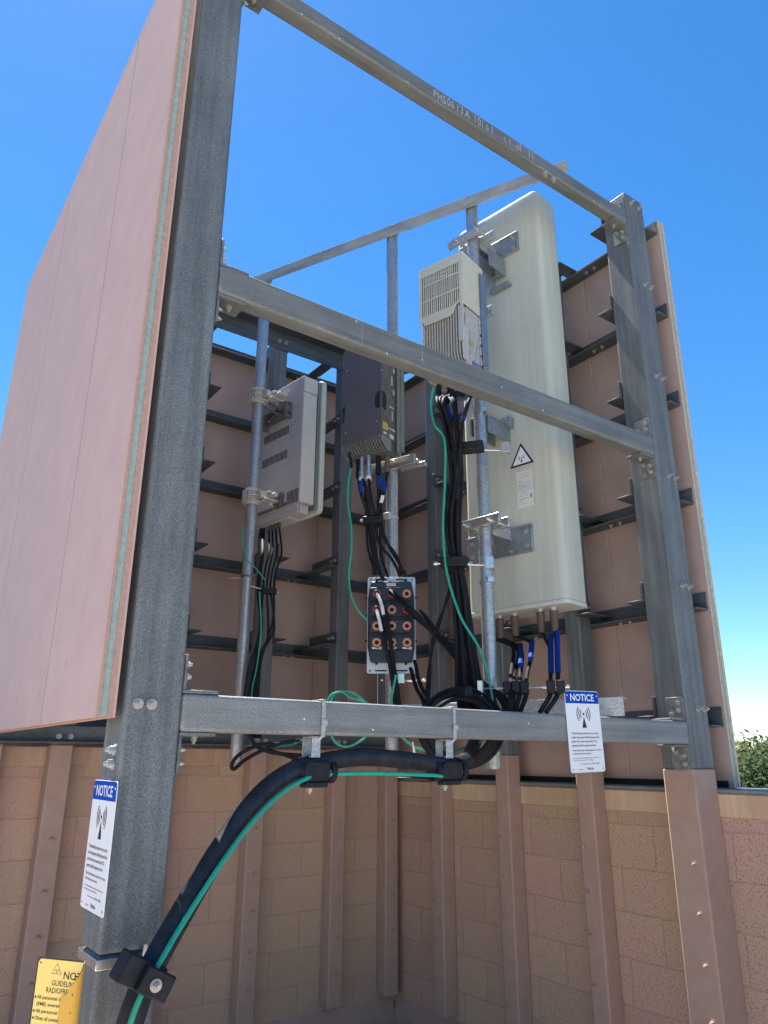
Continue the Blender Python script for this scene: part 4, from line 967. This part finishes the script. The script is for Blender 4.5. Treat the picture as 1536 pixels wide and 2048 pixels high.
def hanger(x, label):
    t = empty('cable_hanger', (x, 2.035, .068), 0, label, 'cable hanger', 'cable hangers on the bottom beam')
    m = MB(); m.box(-.007, .007, -.0385, -.0365, -.004, .104); m.box(-.007, .007, -.0385, .037, .1045, .1065); m.box(-.007, .007, .0365, .0385, -.004, .104)
    m.box(-.010, .010, -.046, -.0385, .028, .048); m.tube([(0, -.037, .002), (-.012, -.030, -.012), (-.02, -.01, -.02)], .005, 6, 3); m.build('steel_strap', 'galv', t, bevel=.0008, seg=1)
    m = MB(); m.box(-.036, -.006, -.034, -.030, -.062, -.006); m.box(-.036, -.006, .020, .024, -.062, -.006); m.box(-.036, -.006, -.030, .020, -.062, -.058); m.box(-.036, -.006, -.034, .024, -.0055, -.002); m.build('bracket', 'galv', t, bevel=.0015)
    m = MB(); m.cyl((-.022, -.005, -.165), (-.022, -.005, -.055), .0045, 8); m.cyl((-.022, -.005, -.158), (-.022, -.005, -.148), .010, 6); m.cyl((-.022, -.005, -.074), (-.022, -.005, -.062), .009, 6); m.build('threaded_rod', 'bolt', t)
    m = MB(); m.prism(rrect(-.060, .022, -.128, -.072, .015), -.048, .040, 'y')
    cb = m.build('clamp_block', 'black', t, bevel=.004)
    for xx in (.034, -.078): MB().ring((xx, -.008, -.100), (1, 0, 0), .028, .036, .018, 22).build('clamp_collar', 'black', cb)
    m = MB(); m.cyl((-.018, -.0485, -.098), (-.018, -.0475, -.098), .012, 16); m.build('clamp_hole', 'hole', cb)
    m = MB(); m.box(-.058, .018, -.045, -.005, -.146, -.129); m.build('wire_clip', 'black', t, bevel=.005)
    return t
hanger(1.216, 'black cable hanger strapped to the bottom beam, the one further left')
hanger(1.738, 'black cable hanger strapped to the bottom beam, the one further right by the coil')
# clamp on the left post
pc = atY(275, 1945, 1.90)
t = empty('trunk_clamp', pc, 0, 'black block clamp with a big steel bolt on the lower left post', 'clamp')
T_ = Matrix.Rotation(R(27), 4, 'Y')
m = MB(); m.box(-.055, .045, -.050, .015, -.030, .032, T_); m.build('clamp_block', 'black', t, bevel=.004)
m = MB(); m.box(-.012, .062, -.073, -.0505, -.030, .026, T_); cb = m.build('front_block', 'black', t, bevel=.004)
m = MB(); c0 = T_ @ Vector((.022, -.0735, -.004))
m.ring(c0, (0, -1, 0), .006, .0135, .002, 24); m.ring(c0+Vector((0, -.002, 0)), (0, -1, 0), .005, .0105, .003, 24); m.cyl(c0+Vector((0, -.005, 0)), c0+Vector((0, -.013, 0)), .0085, 6); m.cyl(c0+Vector((0, -.013, 0)), c0+Vector((0, -.020, 0)), .0052, 12)
m.build('steel_bolt', 'bolt', cb)

# ================================================================== SIGNS
def notice(loc, rz, label, sx=1.0, tilt=0):
    t = empty('notice_sign', loc, rz, label, 'sign', 'blue and white notice signs')
    t.rotation_euler = (0, tilt, rz)
    W, Hh = .1, .152
    m = MB(); m.prism(rrect(-W, W, -Hh, Hh, .010), 0, .002, 'y'); m.build('plate', 'swhite', t, bevel=.0005, seg=1)
    bl = rrect(-W+.002, W-.002, Hh-.044, Hh-.002, .009); bl = [(x, max(z, Hh-.044)) for x, z in bl]
    bl = [(-W+.002, Hh-.048), (W-.002, Hh-.048)] + [(W-.002-.009+.009*math.cos(R(a)), Hh-.011+.009*math.sin(R(a))) for a in (0, 30, 60, 90)] + [(-W+.011+.009*math.cos(R(a)), Hh-.011+.009*math.sin(R(a))) for a in (90, 120, 150, 180)]
    m = MB(); m.prism(bl, -.0005, -.0001, 'y'); m.build('header', 'sblue', t, smooth=False)
    m = MB(); put_text(m, 'NOTICE', -.070, .070, Hh-.038, .026, lambda x, z: (x, -.0010, z), bold=.02); m.build('header_text', 'swhite', t, smooth=False)
    m = MB(); T = lambda x, z: (x, -.0007, z)
    radio_symbol(m, 0, .064, .052, T)
    L_ = [('Transmitting antennas may cause', -.012, .0082, -.082, .078), ('radio frequency fields beyond this', -.027, .0082, -.082, .082), ('point that may exceed the FCC', -.042, .0082, -.082, .066), ('general public exposure limit.', -.057, .0082, -.082, .058),
          ('Obey all posted signs and site guidelines for working', -.074, .0062, -.082, .084), ('in radio frequency environments.', -.086, .0062, -.082, .024),
          ('In accordance with Federal Communications Commission rules', -.101, .0036, -.082, .078), ('on radio frequency emissions 47 CFR 1.1307(b)', -.109, .0036, -.082, .030),
          ('For information contact', -.123, .0042, -.045, .015), ('877-611-5868', -.123, .0052, .020, .066), ('Site ID#', -.143, .0042, -.055, -.032), ('T-Mobile', -.143, .0085, -.012, .030)]
    for s_, z, h, xa, xb in L_: put_text(m, s_, xa, xb, z, h, T, bold=.008)
    m.build('lettering', 'ink', t, smooth=False)
    m = MB()
    for x in (-W+.012, W-.012): m.cyl((x, 0, Hh-.018), (x, -.0012, Hh-.018), .0028, 10)
    m.build('rivet', 'swhite', t)
    m = MB()
    for x in (-W+.012, W-.012): m.cyl((x, 0, -Hh+.012), (x, -.0012, -Hh+.012), .0022, 10)
    m.build('mounting_hole', 'ink', t)
    return t
notice((2.405, 1.994, .110), 0, 'blue and white notice sign fixed to the bottom beam near its right end', tilt=R(-1.5))
notice((.6135, 2.078, -.205), R(-90), 'blue and white notice sign on the left face of the big left post')

# yellow sign: stiff sheet whose right side curls towards the camera and back over itself
al = -36
o0 = rho(87, 1985, 1.93); rz = -R(90+al)
t = empty('warning_sign', (o0.x, o0.y, -.455), rz, 'yellow radiofrequency guideline sign curled over at its right edge, bottom left', 'sign')
t.scale = (.86, .8, .8)
FL, CRV = .130, .015
def prof_curl(u):   # arclength u -> (x, y); y<0 is towards the camera
    if u < FL: return (u-.030, 0.0)
    a = (u-FL)/CRV; a1 = math.pi*.93
    if a < a1: return (FL-.030+CRV*math.sin(a), -CRV*(1-math.cos(a)))
    du = (u-FL)-a1*CRV
    return (FL-.030+CRV*math.sin(a1)-du*.98, -CRV*(1-math.cos(a1))-du*.20)
UT = FL+CRV*math.pi*.93+.026
def normal(u):
    x, y = prof_curl(u); x2, y2 = prof_curl(u+.0005); tx, ty = x2-x, y2-y; l = math.hypot(tx, ty); return x, y, ty/l, -tx/l
def sheet(u0, u1, z0, off, nm, mt, t0):
    v = []; f = []; n_ = 60
    for i in range(n_+1):
        u = u0+(u1-u0)*i/n_; x, y, nx, ny = normal(u)
        e = min(u-u0, u1-u); zt_ = t0 - (.010-math.sqrt(max(0, .010**2-(.010-min(e, .010))**2)))
        if u > FL+CRV: zt_ -= min(.070, (u-FL-CRV)*1.7)
        for oo in off:
            for z in (z0, zt_): v.append((x+nx*oo, y+ny*oo, z))
    for i in range(n_):
        a = 4*i; b_ = 4*(i+1)
        f += [(a, b_, b_+1, a+1), (a+2, a+3, b_+3, b_+2), (a+1, b_+1, b_+3, a+3), (a, a+2, b_+2, b_)]
    f += [(0, 1, 3, 2), (4*n_, 4*n_+2, 4*n_+3, 4*n_+1)]
    return MB().add(v, f).build(nm, mt, t, smooth=True)
sheet(0, UT, -.35, (-.0010, .0004), 'edge', 'ink', .070)
sheet(.0045, UT-.0025, -.346, (.0006, .0010), 'face', 'yel', .0655)
sheet(.0005, UT-.001, -.346, (-.0016, -.0011), 'back', 'amber', .0690)
m = MB()
def S_(x, z):
    a, b_, nx, ny = normal(x); return (a+nx*.0015, b_+ny*.0015, z)
put_text(m, 'NOTICE', .084, .172, .024, .017, S_, bold=.012)
put_text(m, 'GUIDELINES FOR', .052, .160, .007, .0120, S_, bold=.006); put_text(m, 'RADIOFREQUENCY', .038, .160, -.010, .0120, S_, bold=.006)
for s_, z, xb in (('All personnel should have', -.026, .130), ('(EME) awareness training', -.041, .140), ('All personnel entering this', -.057, .142), ('Obey all posted signs', -.073, .112), ('Assume all antennas', -.090, .112), ('are active', -.106, .06)):
    put_text(m, s_, .014 if not s_.startswith('(') else .0145, xb, z, .0082, S_, bold=.012)
for z in (-.025, -.056, -.072, -.089):
    m.add([S_(.009, z+.007), S_(.0055, z), S_(.0125, z)], [(0, 1, 2)])
def outline_tri(cx, cz, s, w_):
    A_ = [(cx, cz+s), (cx-.95*s, cz-.62*s), (cx+.95*s, cz-.62*s)]; B_ = [(cx, cz+s-2*w_), (cx-.95*s+1.7*w_, cz-.62*s+w_), (cx+.95*s-1.7*w_, cz-.62*s+w_)]
    m.add([S_(*p) for p in A_+B_], [(0, 1, 4, 3), (1, 2, 5, 4), (2, 0, 3, 5)])
outline_tri(.062, .043, .0155, .0008); radio_symbol(m, .062, .042, .006, S_)
m.build('lettering', 'ink', t, smooth=False)
c0 = S_(.012, .056); MB().cyl(c0, (c0[0], c0[1]-.0006, c0[2]), .0020, 10).build('mounting_hole', 'ink', t)
for z in (.0, -.040):
    p = normal(UT-.03); MB().cyl((p[0], p[1]-.0015, z), (p[0], p[1]-.0030, z), .0015, 8).build('mounting_hole', 'ink', t)

# ================================================================== TREES beyond the wall
def tree(px, dist, top_z, spread, label, mt, seed, base=-6.0):
    rg = random.Random(seed); d = ray(px, 1540); d = d/math.hypot(d.x, d.y)
    X, Y = d.x*dist, d.y*dist; Ht = top_z-base
    t = empty('tree', (X, Y, base), 0, label, 'tree', 'trees beyond the right wall')
    m = MB(); m.tube([(0, 0, 0), (.1, .05, Ht*.3), (-.05, .1, Ht*.6), (0, 0, Ht*.9)], lambda q: .28*(1-q*.8), 10, 4)
    tips = []
    for k in range(11):
        a = k*2.4+rg.uniform(-.4, .4); z0 = Ht*(.3+.05*k); L_ = spread*rg.uniform(.55, 1)*(1-.045*k)
        e = (math.cos(a)*L_, math.sin(a)*L_, z0+Ht*rg.uniform(.08, .22)); tips.append(e)
        m.tube([(0, 0, z0), (e[0]*.5, e[1]*.5, z0+(e[2]-z0)*.35), e], lambda q: .09*(1-q*.85), 6, 3)
    m.build('trunk', 'bark', t)
    m = MB(); cl = []
    for e in tips + [(0, 0, Ht*.93), (.3, -.3, Ht*.86), (-.4, .3, Ht*.80)]:
        for k in range(6):
            cl.append((e[0]*rg.uniform(.35, 1.15)+rg.uniform(-.5, .5), e[1]*rg.uniform(.35, 1.15)+rg.uniform(-.5, .5), min(e[2]+rg.uniform(-.7, .45), Ht*.985), rg.uniform(.35, .75)))
    for (cx, cy, cz, rr_) in cl:
        for k in range(85):
            v_ = Vector((rg.gauss(0, 1), rg.gauss(0, 1), rg.gauss(0, .8))).normalized()*rr_*rg.uniform(.45, 1.05)
            c = Vector((cx, cy, cz))+v_; a = Vector((rg.gauss(0, 1), rg.gauss(0, 1), rg.gauss(0, 1))).normalized(); b_ = a.orthogonal().normalized(); s = rg.uniform(.05, .12)
            m.add([tuple(c-a*s), tuple(c+b_*s*.45), tuple(c+a*s), tuple(c-b_*s*.45)], [(0, 1, 2, 3)])
    m.build('crown', mt, t, smooth=False)
tree(1496, 26, .55, 1.9, 'olive tree with a pointed top just right of the screen edge', 'leaf2', 5)
tree(1545, 25, .25, 2.4, 'darker green tree at the right edge of the photo', 'leaf', 8)
tree(1475, 36, .2, 2.4, 'far tree half hidden by the right screen edge', 'leaf', 9)
tree(1525, 34, .25, 2.6, 'far tree behind and between the two nearer trees', 'leaf2', 12)
tree(1600, 30, .5, 2.6, 'tree just outside the right edge of the photo', 'leaf', 15)
